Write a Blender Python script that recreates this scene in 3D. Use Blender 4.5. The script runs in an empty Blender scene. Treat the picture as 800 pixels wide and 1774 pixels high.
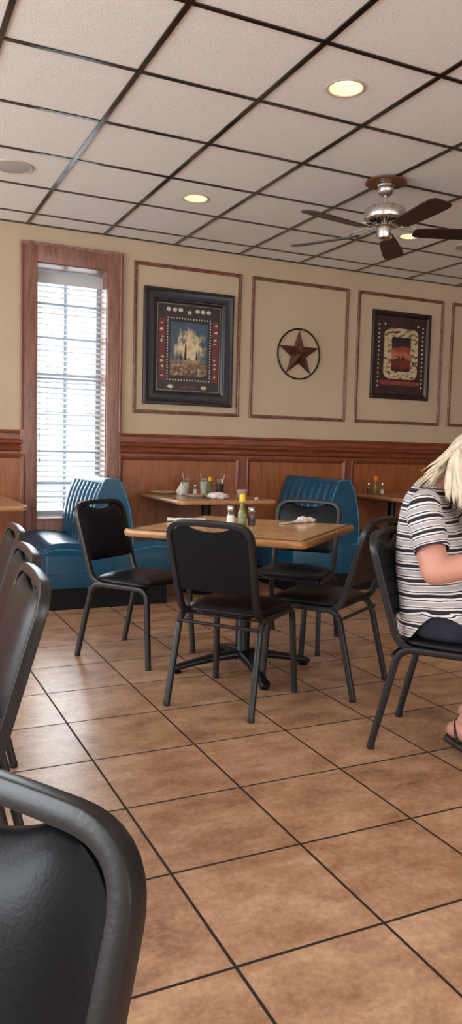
import bpy, bmesh, math, random
from mathutils import Vector, Matrix
random.seed(7)
C = bpy.context.scene.collection
sc = bpy.context.scene
PI = math.pi
# ------------------------------------------------------------------ camera
cam = bpy.data.objects.new('camera', bpy.data.cameras.new('camera'))
C.objects.link(cam)
cam.data.sensor_fit = 'VERTICAL'; cam.data.sensor_height = 24.0
cam.data.lens = 1319.33 / 1774 * 24.0
cam.data.clip_start = 0.02
R_ = Vector((0.90397, -0.42684, 0.02527)); U_ = Vector((0.013425, 0.087404, 0.996082)); F_ = Vector((0.427375, 0.900094, -0.084742))
M = Matrix(((R_.x, U_.x, -F_.x, 0), (R_.y, U_.y, -F_.y, 0), (R_.z, U_.z, -F_.z, 1.18), (0, 0, 0, 1)))
cam.matrix_world = M
sc.camera = cam
# ------------------------------------------------------------------ view + world
sc.view_settings.view_transform = 'Standard'
sc.view_settings.look = 'None'
sc.view_settings.gamma = 1.0
sc.view_settings.use_curve_mapping = False
sc.view_settings.exposure = 0.12
WORLD = 2.3
w = bpy.data.worlds.new('world'); sc.world = w; w.use_nodes = True
nt = w.node_tree; bg = nt.nodes['Background']
tc = nt.nodes.new('ShaderNodeTexCoord'); sep = nt.nodes.new('ShaderNodeSeparateXYZ'); rp = nt.nodes.new('ShaderNodeValToRGB')
nt.links.new(tc.outputs['Generated'], sep.inputs[0]); nt.links.new(sep.outputs['Z'], rp.inputs[0])
rp.color_ramp.elements[0].position = 0.0; rp.color_ramp.elements[0].color = (0.75, 0.76, 0.74, 1)
rp.color_ramp.elements[1].position = 0.35; rp.color_ramp.elements[1].color = (0.88, 0.95, 1.0, 1)
nt.links.new(rp.outputs[0], bg.inputs[0]); bg.inputs[1].default_value = WORLD

def area(name, loc, rot, sx, sy, power, col):
    l = bpy.data.lights.new(name, 'AREA'); l.shape = 'RECTANGLE'; l.size = sx; l.size_y = sy
    l.energy = power; l.color = col
    o = bpy.data.objects.new(name, l); C.objects.link(o); o.location = loc; o.rotation_euler = rot
    return o
# daylight entering by the windows of the room (each lamp fills a real opening, just outside it)
area('window_daylight', (1.49, 6.62, 1.60), (-PI/2, 0, 0), 0.60, 2.05, 34, (0.88, 0.95, 1.0))
for y in (0.9, 3.0, 5.0):
    area('window_daylight', (-2.98, y, 1.60), (0, -PI/2, 0), 1.9, 1.1, 74, (0.88, 0.95, 1.0))
for x, pw_ in ((-1.2, 70), (1.6, 66), (4.4, 34), (7.2, 10)):
    area('window_daylight', (x, -3.18, 1.60), (PI/2, 0, 0), 1.5, 1.9, pw_, (1.0, 0.96, 0.92))

# ------------------------------------------------------------------ materials
def N(nt, t, **k):
    n = nt.nodes.new(t)
    for a, b in k.items(): setattr(n, a, b)
    return n
def newmat(name):
    m = bpy.data.materials.new(name); m.use_nodes = True
    return m, m.node_tree, m.node_tree.nodes['Principled BSDF']
def setp(b, **k):
    names = dict(col='Base Color', rough='Roughness', metal='Metallic', spec='Specular IOR Level', trans='Transmission Weight',
                 ior='IOR', coat='Coat Weight', coatr='Coat Roughness', emis='Emission Color', es='Emission Strength', sheen='Sheen Weight', alpha='Alpha', sss='Subsurface Weight')
    for a, v in k.items():
        if a in ('col', 'emis') and len(v) == 3: v = (*v, 1)
        b.inputs[names[a]].default_value = v
def s2l(r, g, b):
    f = lambda c: (c / 12.92 if c <= .04045 else ((c + .055) / 1.055) ** 2.4)
    return (f(r / 255), f(g / 255), f(b / 255))
def noise(nt, scale, detail=4, rough=.5, stretch=None, obj=True):
    t = N(nt, 'ShaderNodeTexCoord'); mp = N(nt, 'ShaderNodeMapping')
    nt.links.new(t.outputs['Object'], mp.inputs[0])
    if stretch: mp.inputs['Scale'].default_value = stretch
    n = N(nt, 'ShaderNodeTexNoise'); n.inputs['Scale'].default_value = scale; n.inputs['Detail'].default_value = detail; n.inputs['Roughness'].default_value = rough
    nt.links.new(mp.outputs[0], n.inputs['Vector'])
    return n
def ramp(nt, src, stops):
    r = N(nt, 'ShaderNodeValToRGB'); nt.links.new(src, r.inputs[0])
    e = r.color_ramp.elements
    e[0].position, e[0].color = stops[0][0], (*stops[0][1], 1)
    e[1].position, e[1].color = stops[-1][0], (*stops[-1][1], 1)
    for p, c in stops[1:-1]:
        x = e.new(p); x.color = (*c, 1)
    return r
def bump(nt, b, src, strength, dist=.01):
    bp = N(nt, 'ShaderNodeBump'); bp.inputs['Strength'].default_value = strength; bp.inputs['Distance'].default_value = dist
    nt.links.new(src, bp.inputs['Height']); nt.links.new(bp.outputs[0], b.inputs['Normal'])
def plain(name, col, rough=.5, metal=0, vary=.0, scale=20, bmp=0, **k):
    m, nt, b = newmat(name); setp(b, col=col, rough=rough, metal=metal, **k)
    n = noise(nt, scale)
    if vary:
        lo = tuple(c * (1 - vary) for c in col); hi = tuple(min(1, c * (1 + vary)) for c in col)
        r = ramp(nt, n.outputs[0], [(.3, lo), (.7, hi)]); nt.links.new(r.outputs[0], b.inputs['Base Color'])
    if bmp: bump(nt, b, n.outputs[0], bmp)
    return m
def wood(name, c1, c2, c3, stretch, rough=.32, scale=5):
    m, nt, b = newmat(name); setp(b, rough=rough, coat=.06, coatr=.25)
    n = noise(nt, scale, 8, .62, stretch); n2 = noise(nt, scale * 5, 5, .7, tuple(s * (2.2 if s > 2 else 1) for s in stretch))
    mx = N(nt, 'ShaderNodeMath', operation='MULTIPLY_ADD'); mx.inputs[1].default_value = .45; nt.links.new(n2.outputs[0], mx.inputs[0])
    s = N(nt, 'ShaderNodeMath', operation='MULTIPLY'); s.inputs[1].default_value = .6; nt.links.new(n.outputs[0], s.inputs[0]); nt.links.new(s.outputs[0], mx.inputs[2])
    r = ramp(nt, mx.outputs[0], [(.38, c1), (.52, c2), (.68, c3)]); nt.links.new(r.outputs[0], b.inputs['Base Color'])
    bump(nt, b, mx.outputs[0], .12, .004)
    return m
def vinyl(name, col, rough=.33, b_=.12, spec=.5):
    m, nt, b = newmat(name); setp(b, rough=rough, spec=spec)
    n = noise(nt, 3, 3); lo = tuple(c * .85 for c in col); hi = tuple(c * 1.15 for c in col)
    r = ramp(nt, n.outputs[0], [(.35, lo), (.65, hi)]); nt.links.new(r.outputs[0], b.inputs['Base Color'])
    v = noise(nt, 260, 2); bump(nt, b, v.outputs[0], b_, .002)
    return m
OAKd, OAKm, OAKl = s2l(78, 38, 24), s2l(122, 62, 38), s2l(154, 88, 54)
M_wood_v = wood('oak_vertical_grain', OAKd, OAKm, OAKl, (9, 9, 1.0))
M_wood_h = wood('oak_horizontal_grain', OAKd, OAKm, OAKl, (1.0, 9, 9))
M_mould = wood('moulding_oak', s2l(72, 42, 31), s2l(114, 72, 53), s2l(152, 108, 84), (6, 6, 6), .35)
M_panel = wood('oak_panel', s2l(120, 64, 30), s2l(146, 82, 40), s2l(164, 98, 52), (10, 10, .8), .38)
M_case = wood('hazed_oak_casing', s2l(106, 68, 58), s2l(138, 96, 82), s2l(160, 118, 102), (9, 9, 1.0), .4)  # oak paled towards mauve: haze around the window put into the colour
M_tablewood = wood('oak_table_laminate', s2l(198, 152, 102), s2l(216, 172, 120), s2l(226, 188, 138), (1.5, 7, 7), .12, 4)
M_tableedge = wood('oak_table_edge', s2l(150, 100, 56), s2l(178, 124, 74), s2l(196, 146, 94), (2, 2, 9), .3, 5)
M_green = plain('green_inlay', s2l(52, 58, 36), .25, vary=.2)
M_boothtop = wood('booth_table_laminate', s2l(150, 104, 64), s2l(172, 124, 80), s2l(188, 142, 96), (7, 1.5, 7), .2, 4)
M_boothedge = wood('booth_table_edge', s2l(160, 112, 76), s2l(182, 132, 92), s2l(196, 150, 108), (2, 2, 9), .3, 5)
M_teal = vinyl('teal_vinyl', s2l(3, 70, 98), .30)
M_tealp = vinyl('teal_piping', s2l(50, 130, 165), .35)
M_black = plain('black_toe_kick', s2l(12, 11, 16), .5, vary=.3, spec=.25)
M_bvinyl = vinyl('black_vinyl', (.005, .005, .007), .33, .15, .26)
M_bpad = vinyl('black_vinyl_backrest', (.004, .005, .008), .36, .12, .24)
M_frame = plain('black_powder_coat', (.010, .010, .012), .34, vary=.15, scale=200, bmp=.03, spec=.5)
M_greyframe = plain('reflection_grey_powder_coat', (.03, .033, .038), .3, vary=.15, scale=200, bmp=.03, spec=.6)  # black frame coat with window reflection put into its grey; not assigned
M_iron = plain('cast_iron_black', (.005, .005, .006), .38, vary=.2, scale=60, bmp=.05, spec=.3)
M_rubber = plain('black_rubber', (.008, .008, .008), .7)
M_grid = plain('ceiling_grid_metal', (.006, .005, .005), .17, spec=.8)
M_brushed = plain('brushed_nickel', (.66, .63, .59), .26, 1.0, vary=.15, scale=60)
M_blade = wood('dark_walnut_blade', s2l(30, 18, 15), s2l(44, 27, 22), s2l(60, 38, 30), (3, 9, 9), .4)
M_medal = wood('brown_medallion', s2l(86, 48, 32), s2l(108, 62, 42), s2l(126, 78, 54), (4, 4, 4), .4)
M_white = plain('white_paint', (.72, .71, .69), .5)
M_napkin = plain('white_paper_napkin', (.78, .74, .71), .8, vary=.05, scale=40, bmp=.3)
M_ceramic = plain('cream_ceramic', (.70, .66, .58), .2, vary=.05)
M_yellow = plain('yellow_plastic_cap', s2l(240, 190, 30), .35, vary=.05)
M_orange = plain('orange_plastic_cap', s2l(225, 120, 40), .35, vary=.05)
M_steel = plain('shaker_steel_lid', (.55, .53, .50), .25, 1.0)
M_salt = plain('white_salt', (.80, .78, .75), .8, vary=.05, scale=80)
M_pepper = plain('ground_pepper', (.05, .035, .028), .8, vary=.5, scale=200)
M_sauce = plain('green_sauce', s2l(128, 128, 66), .25, vary=.2)
M_label = plain('green_bottle_label', s2l(126, 134, 92), .5, vary=.4, scale=60)
M_labelw = plain('pale_bottle_label', s2l(210, 200, 180), .5, vary=.1)
M_cola = plain('dark_cola', (.012, .006, .005), .08)
M_limeade = plain('icy_green_drink', s2l(196, 212, 186), .12, vary=.12, scale=50)
M_food = plain('leftover_food', s2l(176, 128, 70), .6, vary=.5, scale=60, bmp=.5)
M_muntin = plain('grey_muntin', (.34, .38, .42), .5)
M_slat = plain('white_blind_slat', (.58, .61, .64), .45)
M_darkbronze = plain('dark_bronze_metal', s2l(46, 28, 24), .42, .6, vary=.4, scale=25)
M_starm = plain('rusty_brown_metal', s2l(98, 62, 52), .42, .55, vary=.45, scale=16, bmp=.1)
M_picframe = plain('black_brown_frame', s2l(40, 33, 40), .34, vary=.3, scale=12, bmp=.04)
M_picframe2 = plain('dark_mahogany_frame', s2l(44, 26, 24), .36, vary=.3, scale=12)
M_skin = plain('skin', s2l(206, 148, 130), .5, vary=.09, scale=14, bmp=.03, sss=.08)
M_navy = plain('navy_trouser_cloth', s2l(28, 32, 48), .85, vary=.25, scale=30, bmp=.15)
M_sole = plain('black_sandal_rubber', s2l(34, 30, 30), .6, vary=.2)
M_gold = plain('gilt_line', s2l(170, 150, 120), .4, .5)
M_cream = plain('cream_badge', s2l(205, 190, 165), .5, vary=.25, scale=60)
M_redband = plain('dark_red_print', s2l(110, 50, 46), .5, vary=.3, scale=30)
M_printdark = plain('dark_print', s2l(46, 40, 42), .4, vary=.3, scale=30)

def glass(name, col=(1, 1, 1), rough=0.02):
    m, nt, b = newmat(name)
    tr = N(nt, 'ShaderNodeBsdfTransparent'); tr.inputs[0].default_value = (*col, 1)
    gl = N(nt, 'ShaderNodeBsdfGlossy'); gl.inputs['Roughness'].default_value = rough
    fr = N(nt, 'ShaderNodeLayerWeight'); fr.inputs[0].default_value = .25
    pw = N(nt, 'ShaderNodeMath', operation='MULTIPLY_ADD'); pw.inputs[1].default_value = .30; pw.inputs[2].default_value = .04; nt.links.new(fr.outputs['Facing'], pw.inputs[0])
    mx = N(nt, 'ShaderNodeMixShader'); nt.links.new(pw.outputs[0], mx.inputs[0]); nt.links.new(tr.outputs[0], mx.inputs[1]); nt.links.new(gl.outputs[0], mx.inputs[2])
    nt.links.new(mx.outputs[0], nt.nodes['Material Output'].inputs[0]); nt.nodes.remove(b)
    return m
M_glass = glass('clear_glass', (.97, .985, .98))
M_pane = glass('window_glass', (.97, .99, .99))
M_gglass = glass('green_bottle_glass', (.80, .84, .62))

# wall: cream rough plaster
def wallmat():
    m, nt, b = newmat('cream_plaster'); setp(b, rough=.75)
    n = noise(nt, 1.6, 3); r = ramp(nt, n.outputs[0], [(.3, s2l(188, 168, 141)), (.7, s2l(195, 175, 149))]); nt.links.new(r.outputs[0], b.inputs['Base Color'])
    n2 = noise(nt, 90, 5, .7); bump(nt, b, n2.outputs[0], .35, .006)
    return m
M_wall = wallmat()
def ceilmat():
    m, nt, b = newmat('acoustic_ceiling_tile'); setp(b, rough=.85)
    n = noise(nt, 150, 3, .75); r = ramp(nt, n.outputs[0], [(.30, (.48, .465, .45)), (.40, (.88, .865, .85)), (.75, (.93, .915, .90))]); nt.links.new(r.outputs[0], b.inputs['Base Color'])
    n2 = noise(nt, 170, 4, .7); bump(nt, b, n2.outputs[0], .5, .006)
    return m
M_ceil = ceilmat()
def floormat():
    m, nt, b = newmat('tan_porcelain_tile')
    t = N(nt, 'ShaderNodeTexCoord'); mp = N(nt, 'ShaderNodeMapping'); nt.links.new(t.outputs['Object'], mp.inputs[0])
    mp.inputs['Location'].default_value = (-.7395 + .4125 * 40 + .0015, -3.5312 + .4125 * 40 + .0015, 0)
    br = N(nt, 'ShaderNodeTexBrick'); br.offset = 0; br.squash = 1
    br.inputs['Scale'].default_value = 1; br.inputs['Brick Width'].default_value = .4125; br.inputs['Row Height'].default_value = .4125
    br.inputs['Mortar Size'].default_value = .0045; br.inputs['Mortar Smooth'].default_value = .15; br.inputs['Bias'].default_value = 0
    br.inputs['Color1'].default_value = (.42, .42, .42, 1); br.inputs['Color2'].default_value = (.58, .58, .58, 1); br.inputs['Mortar'].default_value = (.5, .5, .5, 1)
    nt.links.new(mp.outputs[0], br.inputs['Vector'])
    n1 = noise(nt, 5.5, 9, .62, (1, 1.6, 1)); n2 = noise(nt, 48, 7, .78)
    a = N(nt, 'ShaderNodeMath', operation='MULTIPLY_ADD'); a.inputs[1].default_value = .56; nt.links.new(n1.outputs[0], a.inputs[0])
    c = N(nt, 'ShaderNodeMath', operation='MULTIPLY'); c.inputs[1].default_value = .44; nt.links.new(n2.outputs[0], c.inputs[0]); nt.links.new(c.outputs[0], a.inputs[2])
    d = N(nt, 'ShaderNodeMath', operation='MULTIPLY_ADD'); d.inputs[1].default_value = .35; nt.links.new(br.outputs['Color'], d.inputs[0])
    e = N(nt, 'ShaderNodeMath', operation='SUBTRACT'); e.inputs[1].default_value = .175; nt.links.new(a.outputs[0], e.inputs[0]); nt.links.new(e.outputs[0], d.inputs[2])
    r = ramp(nt, d.outputs[0], [(.36, s2l(126, 92, 70)), (.46, s2l(165, 124, 95)), (.55, s2l(186, 146, 115)), (.66, s2l(208, 172, 141))])
    mx = N(nt, 'ShaderNodeMix', data_type='RGBA'); nt.links.new(br.outputs['Fac'], mx.inputs[0]); nt.links.new(r.outputs[0], mx.inputs[6]); mx.inputs[7].default_value = (*s2l(34, 22, 18), 1)
    nt.links.new(mx.outputs[2], b.inputs['Base Color'])
    rr = N(nt, 'ShaderNodeMapRange'); rr.inputs[3].default_value = .30; rr.inputs[4].default_value = .75; nt.links.new(br.outputs['Fac'], rr.inputs[0]); nt.links.new(rr.outputs[0], b.inputs['Roughness'])
    h = N(nt, 'ShaderNodeMath', operation='MULTIPLY_ADD'); h.inputs[1].default_value = -1.0; nt.links.new(br.outputs['Fac'], h.inputs[0])
    h2 = N(nt, 'ShaderNodeMath', operation='MULTIPLY'); h2.inputs[1].default_value = .12; nt.links.new(n2.outputs[0], h2.inputs[0]); nt.links.new(h2.outputs[0], h.inputs[2])
    bump(nt, b, h.outputs[0], .35, .003)
    return m
M_floor = floormat()

# ------------------------------------------------------------------ mesh helpers
def link(name, bm, mat, parent=None, smooth=True, angle=40):
    me = bpy.data.meshes.new(name); bmesh.ops.recalc_face_normals(bm, faces=bm.faces); bm.to_mesh(me); bm.free()
    mats = mat if isinstance(mat, (list, tuple)) else [mat]
    for m in mats: me.materials.append(m)
    if smooth:
        for p in me.polygons: p.use_smooth = True
        me.set_sharp_from_angle(angle=math.radians(angle))
    o = bpy.data.objects.new(name, me); C.objects.link(o)
    if parent: o.parent = parent
    return o
def empty(name, loc=(0, 0, 0), rz=0):
    o = bpy.data.objects.new(name, None); o.empty_display_size = .1; C.objects.link(o); o.location = loc; o.rotation_euler = (0, 0, rz); return o
def tag(o, label, cat, group=None, kind=None):
    if label: o['label'] = label
    if cat: o['category'] = cat
    if group: o['group'] = group
    if kind: o['kind'] = kind
    return o
def struct(o): o['kind'] = 'structure'; return o
def kids(o): return [c for c in bpy.data.objects if c.parent == o]
def copy_tree(o, parent=None):
    c = o.copy(); C.objects.link(c)
    if parent: c.parent = parent
    for k in kids(o): copy_tree(k, c)
    return c
def box(bm, x0, x1, y0, y1, z0, z1, bev=0, seg=2, mi=0):
    r = bmesh.ops.create_cube(bm, size=1); vs = r['verts']
    for v in vs:
        v.co = Vector((x0 + (v.co.x + .5) * (x1 - x0), y0 + (v.co.y + .5) * (y1 - y0), z0 + (v.co.z + .5) * (z1 - z0)))
    fs = {f for v in vs for f in v.link_faces}
    for f in fs: f.material_index = mi
    if bev:
        es = list({e for v in vs for e in v.link_edges}); bmesh.ops.bevel(bm, geom=es, offset=bev, segments=seg, profile=.5, affect='EDGES')
def fillet(pts, rads, n=6):
    pts = [Vector(p) for p in pts]; out = [pts[0]]
    for i in range(1, len(pts) - 1):
        p = pts[i]; r = rads[i - 1] if isinstance(rads, (list, tuple)) else rads
        a = (pts[i - 1] - p); b = (pts[i + 1] - p); r = min(r, a.length * .49, b.length * .49)
        a = p + a.normalized() * r; b = p + b.normalized() * r
        for k in range(n + 1):
            t = k / n; out.append((1 - t) ** 2 * a + 2 * t * (1 - t) * p + t * t * b)
    out.append(pts[-1]); return out
def sweep(bm, path, sec, up=(0, 0, 1), scale=None, caps=True, closed=False):
    """sec: list of (a,b) in side/up frame"""
    path = [Vector(p) for p in path]; n = len(path); up = Vector(up); rings = []; pn = None
    for i, p in enumerate(path):
        if closed: t = (path[(i + 1) % n] - path[i - 1]).normalized()
        else: t = (path[min(i + 1, n - 1)] - path[max(i - 1, 0)]).normalized()
        if pn is None:
            s = t.cross(up)
            if s.length < 1e-3: s = t.cross(Vector((1, 0, 0)))
            s.normalize()
        else:
            s = pn - t * pn.dot(t); s.normalize()
        pn = s; u = s.cross(t)
        k = scale[i] if scale else 1
        rings.append([bm.verts.new(p + s * a * k + u * b * k) for a, b in sec])
    m = len(sec)
    for i in range(n if closed else n - 1):
        A, B = rings[i], rings[(i + 1) % n]
        for j in range(m): bm.faces.new((A[j], A[(j + 1) % m], B[(j + 1) % m], B[j]))
    if caps and not closed:
        bm.faces.new(rings[0][::-1]); bm.faces.new(rings[-1])
    return rings
def circ(r, n=12, ry=None):
    return [(r * math.cos(2 * PI * k / n), (ry or r) * math.sin(2 * PI * k / n)) for k in range(n)]
def rrect(a, b, c=.3, n=3):
    """rounded rectangle section half sizes a,b"""
    r = min(a, b) * c * 2; out = []
    for sx, sy, a0 in ((1, 1, 0), (-1, 1, PI / 2), (-1, -1, PI), (1, -1, 3 * PI / 2)):
        for k in range(n + 1):
            t = a0 + k * PI / 2 / n; out.append((sx * (a - r) + r * math.cos(t), sy * (b - r) + r * math.sin(t)))
    return out
def lathe(bm, prof, cx=0, cy=0, n=32, z0=0, mi=0):
    rings = []
    for r, z in prof:
        if r < 1e-6: rings.append([bm.verts.new((cx, cy, z0 + z))])
        else: rings.append([bm.verts.new((cx + r * math.cos(2 * PI * k / n), cy + r * math.sin(2 * PI * k / n), z0 + z)) for k in range(n)])
    for A, B in zip(rings, rings[1:]):
        for j in range(n):
            a, b = A[j % len(A)], A[(j + 1) % len(A)]; c, d = B[(j + 1) % len(B)], B[j % len(B)]
            vs = []
            for v in (a, b, c, d):
                if v not in vs: vs.append(v)
            if len(vs) > 2:
                f = bm.faces.new(vs); f.material_index = mi
def rect_rings(bm, x0, x1, z0, z1, prof, Y, mi=0, close=False):
    """mitred frame on a wall plane: prof = [(inset, protrusion)], wall faces -Y"""
    rings = []
    for ins, pr in prof:
        rings.append([bm.verts.new((x, Y - pr, z)) for x, z in ((x0 + ins, z0 + ins), (x1 - ins, z0 + ins), (x1 - ins, z1 - ins), (x0 + ins, z1 - ins))])
    for A, B in zip(rings, rings[1:]):
        for j in range(4):
            f = bm.faces.new((A[j], A[(j + 1) % 4], B[(j + 1) % 4], B[j])); f.material_index = mi
    if close: bm.faces.new(rings[-1])
def prism(bm, poly, h0, h1, axis='z'):
    mk = {'z': lambda p, h: (p[0], p[1], h), 'y': lambda p, h: (p[0], h, p[1]), 'x': lambda p, h: (h, p[0], p[1])}[axis]
    A = [bm.verts.new(mk(p, h0)) for p in poly]; B = [bm.verts.new(mk(p, h1)) for p in poly]
    bm.faces.new(A[::-1]); bm.faces.new(B)
    for j in range(len(poly)): bm.faces.new((A[j], A[(j + 1) % len(poly)], B[(j + 1) % len(poly)], B[j]))

# ------------------------------------------------------------------ room shell
WY = 6.20; HC = 2.874; XL = -2.9; XR = 10.5; YB = -3.1
bm = bmesh.new(); box(bm, XL - .2, XR + .2, YB - .2, WY + .3, -.12, 0); struct(link('floor', bm, M_floor, smooth=False))
# window wall, with the opening (1.205..1.772, .56..2.59)
OX0, OX1, OZ0, OZ1 = 1.205, 1.772, .56, 2.59
WT = .24
def wall_with_openings(name, a0, a1, z1, ops, place):
    bm = bmesh.new(); xs = sorted({a0, a1, *[o[0] for o in ops], *[o[1] for o in ops]}); zs = sorted({0, z1, *[o[2] for o in ops], *[o[3] for o in ops]})
    for i in range(len(xs) - 1):
        for j in range(len(zs) - 1):
            cx, cz = (xs[i] + xs[i + 1]) / 2, (zs[j] + zs[j + 1]) / 2
            if any(o[0] < cx < o[1] and o[2] < cz < o[3] for o in ops): continue
            place(bm, xs[i], xs[i + 1], zs[j], zs[j + 1])
    bmesh.ops.remove_doubles(bm, verts=bm.verts, dist=1e-5)
    return struct(link(name, bm, M_wall, smooth=False))
wall_with_openings('wall_back', XL - .2, XR + .2, HC + .05, [(OX0, OX1, OZ0, OZ1)], lambda bm, a, b, c, d: box(bm, a, b, WY, WY + WT, c, d))
wall_with_openings('wall_left', YB - .2, WY, HC + .05, [(y - .55, y + .55, .65, 2.55) for y in (.9, 3.0, 5.0)], lambda bm, a, b, c, d: box(bm, XL - .15, XL, a, b, c, d))
wall_with_openings('wall_front', XL - .2, XR + .2, HC + .05, [(x - .75, x + .75, .65, 2.55) for x in (-1.2, 1.6, 4.4, 7.2)], lambda bm, a, b, c, d: box(bm, a, b, YB - .15, YB, c, d))
bm = bmesh.new(); box(bm, XR, XR + .15, YB, WY, 0, HC + .05); struct(link('wall_right', bm, M_wall, smooth=False))
# ceiling : cells with round holes for the three lamps
GX0, GY0, GP = .519, 2.8595, .6096
lamps = [(2.043, 3.164), (2.043, 4.993), (3.872, 4.993), (3.872, 3.164), (2.043, 1.335), (.214, 1.335)]
bm = bmesh.new()
gx = [XL - .1] + [GX0 + GP * i for i in range(-5, 17)] + [XR + .1]; gy = [YB - .1] + [GY0 + GP * j for j in range(-9, 6)] + [WY]
gx = [x for x in gx if XL - .11 <= x <= XR + .11]; gy = [y for y in gy if YB - .11 <= y <= WY + .01]
HR = .078
for i in range(len(gx) - 1):
    for j in range(len(gy) - 1):
        x0, x1, y0, y1 = gx[i], gx[i + 1], gy[j], gy[j + 1]
        L = [l for l in lamps if x0 < l[0] < x1 and y0 < l[1] < y1]
        if not L:
            bm.faces.new([bm.verts.new(p) for p in ((x0, y0, HC), (x0, y1, HC), (x1, y1, HC), (x1, y0, HC))])
        else:
            cx, cy = L[0]; n = 32; inn = []; out = []
            for k in range(n):
                t = 2 * PI * (k + .5) / n; c, s = math.cos(t), math.sin(t)
                inn.append(bm.verts.new((cx + HR * c, cy + HR * s, HC)))
                m = 1 / max(abs(c), abs(s)); ux, uy = c * m, s * m
                px = cx + (ux * (x1 - cx) if ux > 0 else ux * (cx - x0)); py = cy + (uy * (y1 - cy) if uy > 0 else uy * (cy - y0))
                out.append(bm.verts.new((px, py, HC)))
            cor = [bm.verts.new(p) for p in ((x1, y1, HC), (x0, y1, HC), (x0, y0, HC), (x1, y0, HC))]
            for k in range(n):
                a, b = k, (k + 1) % n
                bm.faces.new((inn[a], inn[b], out[b], out[a]))
                if (k + 1) % 8 == 4: bm.faces.new((out[a], out[b], cor[(k // 8)]))
# thickness above
bmesh.ops.remove_doubles(bm, verts=bm.verts, dist=1e-5)
o = struct(link('ceiling', bm, M_ceil, smooth=False))
bm = bmesh.new(); box(bm, XL - .2, XR + .2, YB - .2, WY + .3, HC + .22, HC + .30); struct(link('trim_5', bm, M_wall, smooth=False))
bm = bmesh.new()
T = .0125
for x in gx[1:-1]: box(bm, x - T, x + T, YB, WY, HC - .007, HC + .002)
for y in gy[1:-1]:
    xs = [XL] + gx[1:-1] + [XR]
    for a, b in zip(xs, xs[1:]): box(bm, a + T, b - T, y - T * .85, y + T * .85, HC - .006, HC + .002)
box(bm, XL, XR, WY - .022, WY, HC - .008, HC + .001)
struct(link('trim_1', bm, M_grid, smooth=False))

# ---- wainscot, chair rail, mouldings
ZR0, ZR1 = 1.112, 1.262
CX0, CX1 = 1.076, 1.897            # window casing outside
def rail(name, x0, x1):
    bm = bmesh.new()
    # profile (protrusion, z) going down
    prof = [(0, 1.275), (.018, 1.275), (.022, 1.262), (.018, 1.250), (.014, 1.246), (.014, 1.205), (.030, 1.200), (.046, 1.188), (.050, 1.176), (.044, 1.166), (.024, 1.158), (.022, 1.150), (.030, 1.140), (.036, 1.128), (.030, 1.116), (.016, 1.110), (.012, 1.100), (0, 1.100)]
    A = [bm.verts.new((x0, WY - p, z)) for p, z in prof]; B = [bm.verts.new((x1, WY - p, z)) for p, z in prof]
    for j in range(len(prof) - 1): bm.faces.new((A[j], A[j + 1], B[j + 1], B[j]))
    bm.faces.new(A); bm.faces.new(B[::-1])
    return struct(link(name, bm, M_wood_h, angle=25))
rail('trim_2', CX1 - .004, XR); rail('trim_3', XL, CX0 + .004)
# wainscot panel field and stiles
panels_r = [(1.885, 2.998), (3.078, 4.140), (4.205, 5.255), (5.335, 6.39), (6.47, 7.52), (7.60, 8.65), (8.73, 9.8)]
panels_l = [(-.01, 1.112), (-1.09, -.09), (-2.17, -1.17)]
bm = bmesh.new()
for a, b in ((XL, CX0), (CX1, XR)): box(bm, a, b, WY - .012, WY, 0, 1.105)
struct(link('trim_4', bm, M_panel, smooth=False))
bm = bmesh.new()
for a, b in ((XL, CX0), (CX1, XR)):
    box(bm, a, b, WY - .022, WY - .008, 0, .10); box(bm, a, b, WY - .022, WY - .008, 1.09, 1.105)
pr = panels_r
for (a, b), (c, d) in zip(pr, pr[1:]): box(bm, b, c, WY - .022, WY - .008, .10, 1.09, .002)
for (a, b), (c, d) in ((panels_l[1], panels_l[0]), (panels_l[2], panels_l[1])): box(bm, b, c, WY - .022, WY - .008, .10, 1.09, .002)
struct(link('baseboard_back', bm, M_wood_v, smooth=False))
n = 6
bm = bmesh.new()
for a, b in panels_r + panels_l:
    rect_rings(bm, a, b, .14, 1.085, [(0, .008), (0, .030), (.006, .036), (.014, .034), (.020, .026), (.032, .020), (.036, .010)], WY)
struct(link('trim_6', bm, M_wood_v, angle=25))
# picture-panel mouldings on the cream wall
MP = [(0, 0), (0, .010), (.005, .016), (.012, .018), (.018, .012), (.026, .012), (.030, .006), (.030, 0)]
k = 7
for a, b in ((2.000, 2.990), (3.093, 4.122), (4.228, 5.268), (5.376, 6.41), (6.52, 7.55), (7.66, 8.69)):
    bm = bmesh.new(); rect_rings(bm, a, b, 1.450, 2.702, MP, WY); struct(link('trim_%d' % k, bm, M_mould, angle=25)); k += 1
# baseboards + wainscot of other walls
bm = bmesh.new(); box(bm, XR - .02, XR, YB, WY - .06, 0, 1.2); struct(link('baseboard_right', bm, M_panel, smooth=False))

# ---- window : casing with outer bead, jambs, sash, panes, blind
win = struct(empty('window_1', (0, 0, 0)))
bm = bmesh.new()
cas = [(CX0, OX0, 0, 2.735), (OX1, CX1, 0, 2.735)]
box(bm, CX0, OX0, WY - .026, WY + .002, 0, 2.735, .003); box(bm, OX1, CX1, WY - .026, WY + .002, 0, 2.735, .003)
box(bm, OX0, OX1, WY - .0255, WY + .002, OZ1, 2.735, .002); box(bm, OX0, OX1, WY - .0255, WY + .002, 0, OZ0, .002)
link('window_casing', bm, M_case, win, angle=30)
bm = bmesh.new()
def bead(pts):
    sweep(bm, pts, [(-.013, -.002), (-.013, .008), (-.007, .015), (.002, .013), (.006, .007), (.013, .005), (.013, -.002)], up=(0, -1, 0))
for x, s in ((CX0 + .010, 1), (CX1 - .010, -1)):
    bead([(x, WY - .026, 1.28), (x, WY - .026, 2.725)])
bead([(CX0, WY - .026, 2.725), (CX1, WY - .026, 2.725)])
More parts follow.
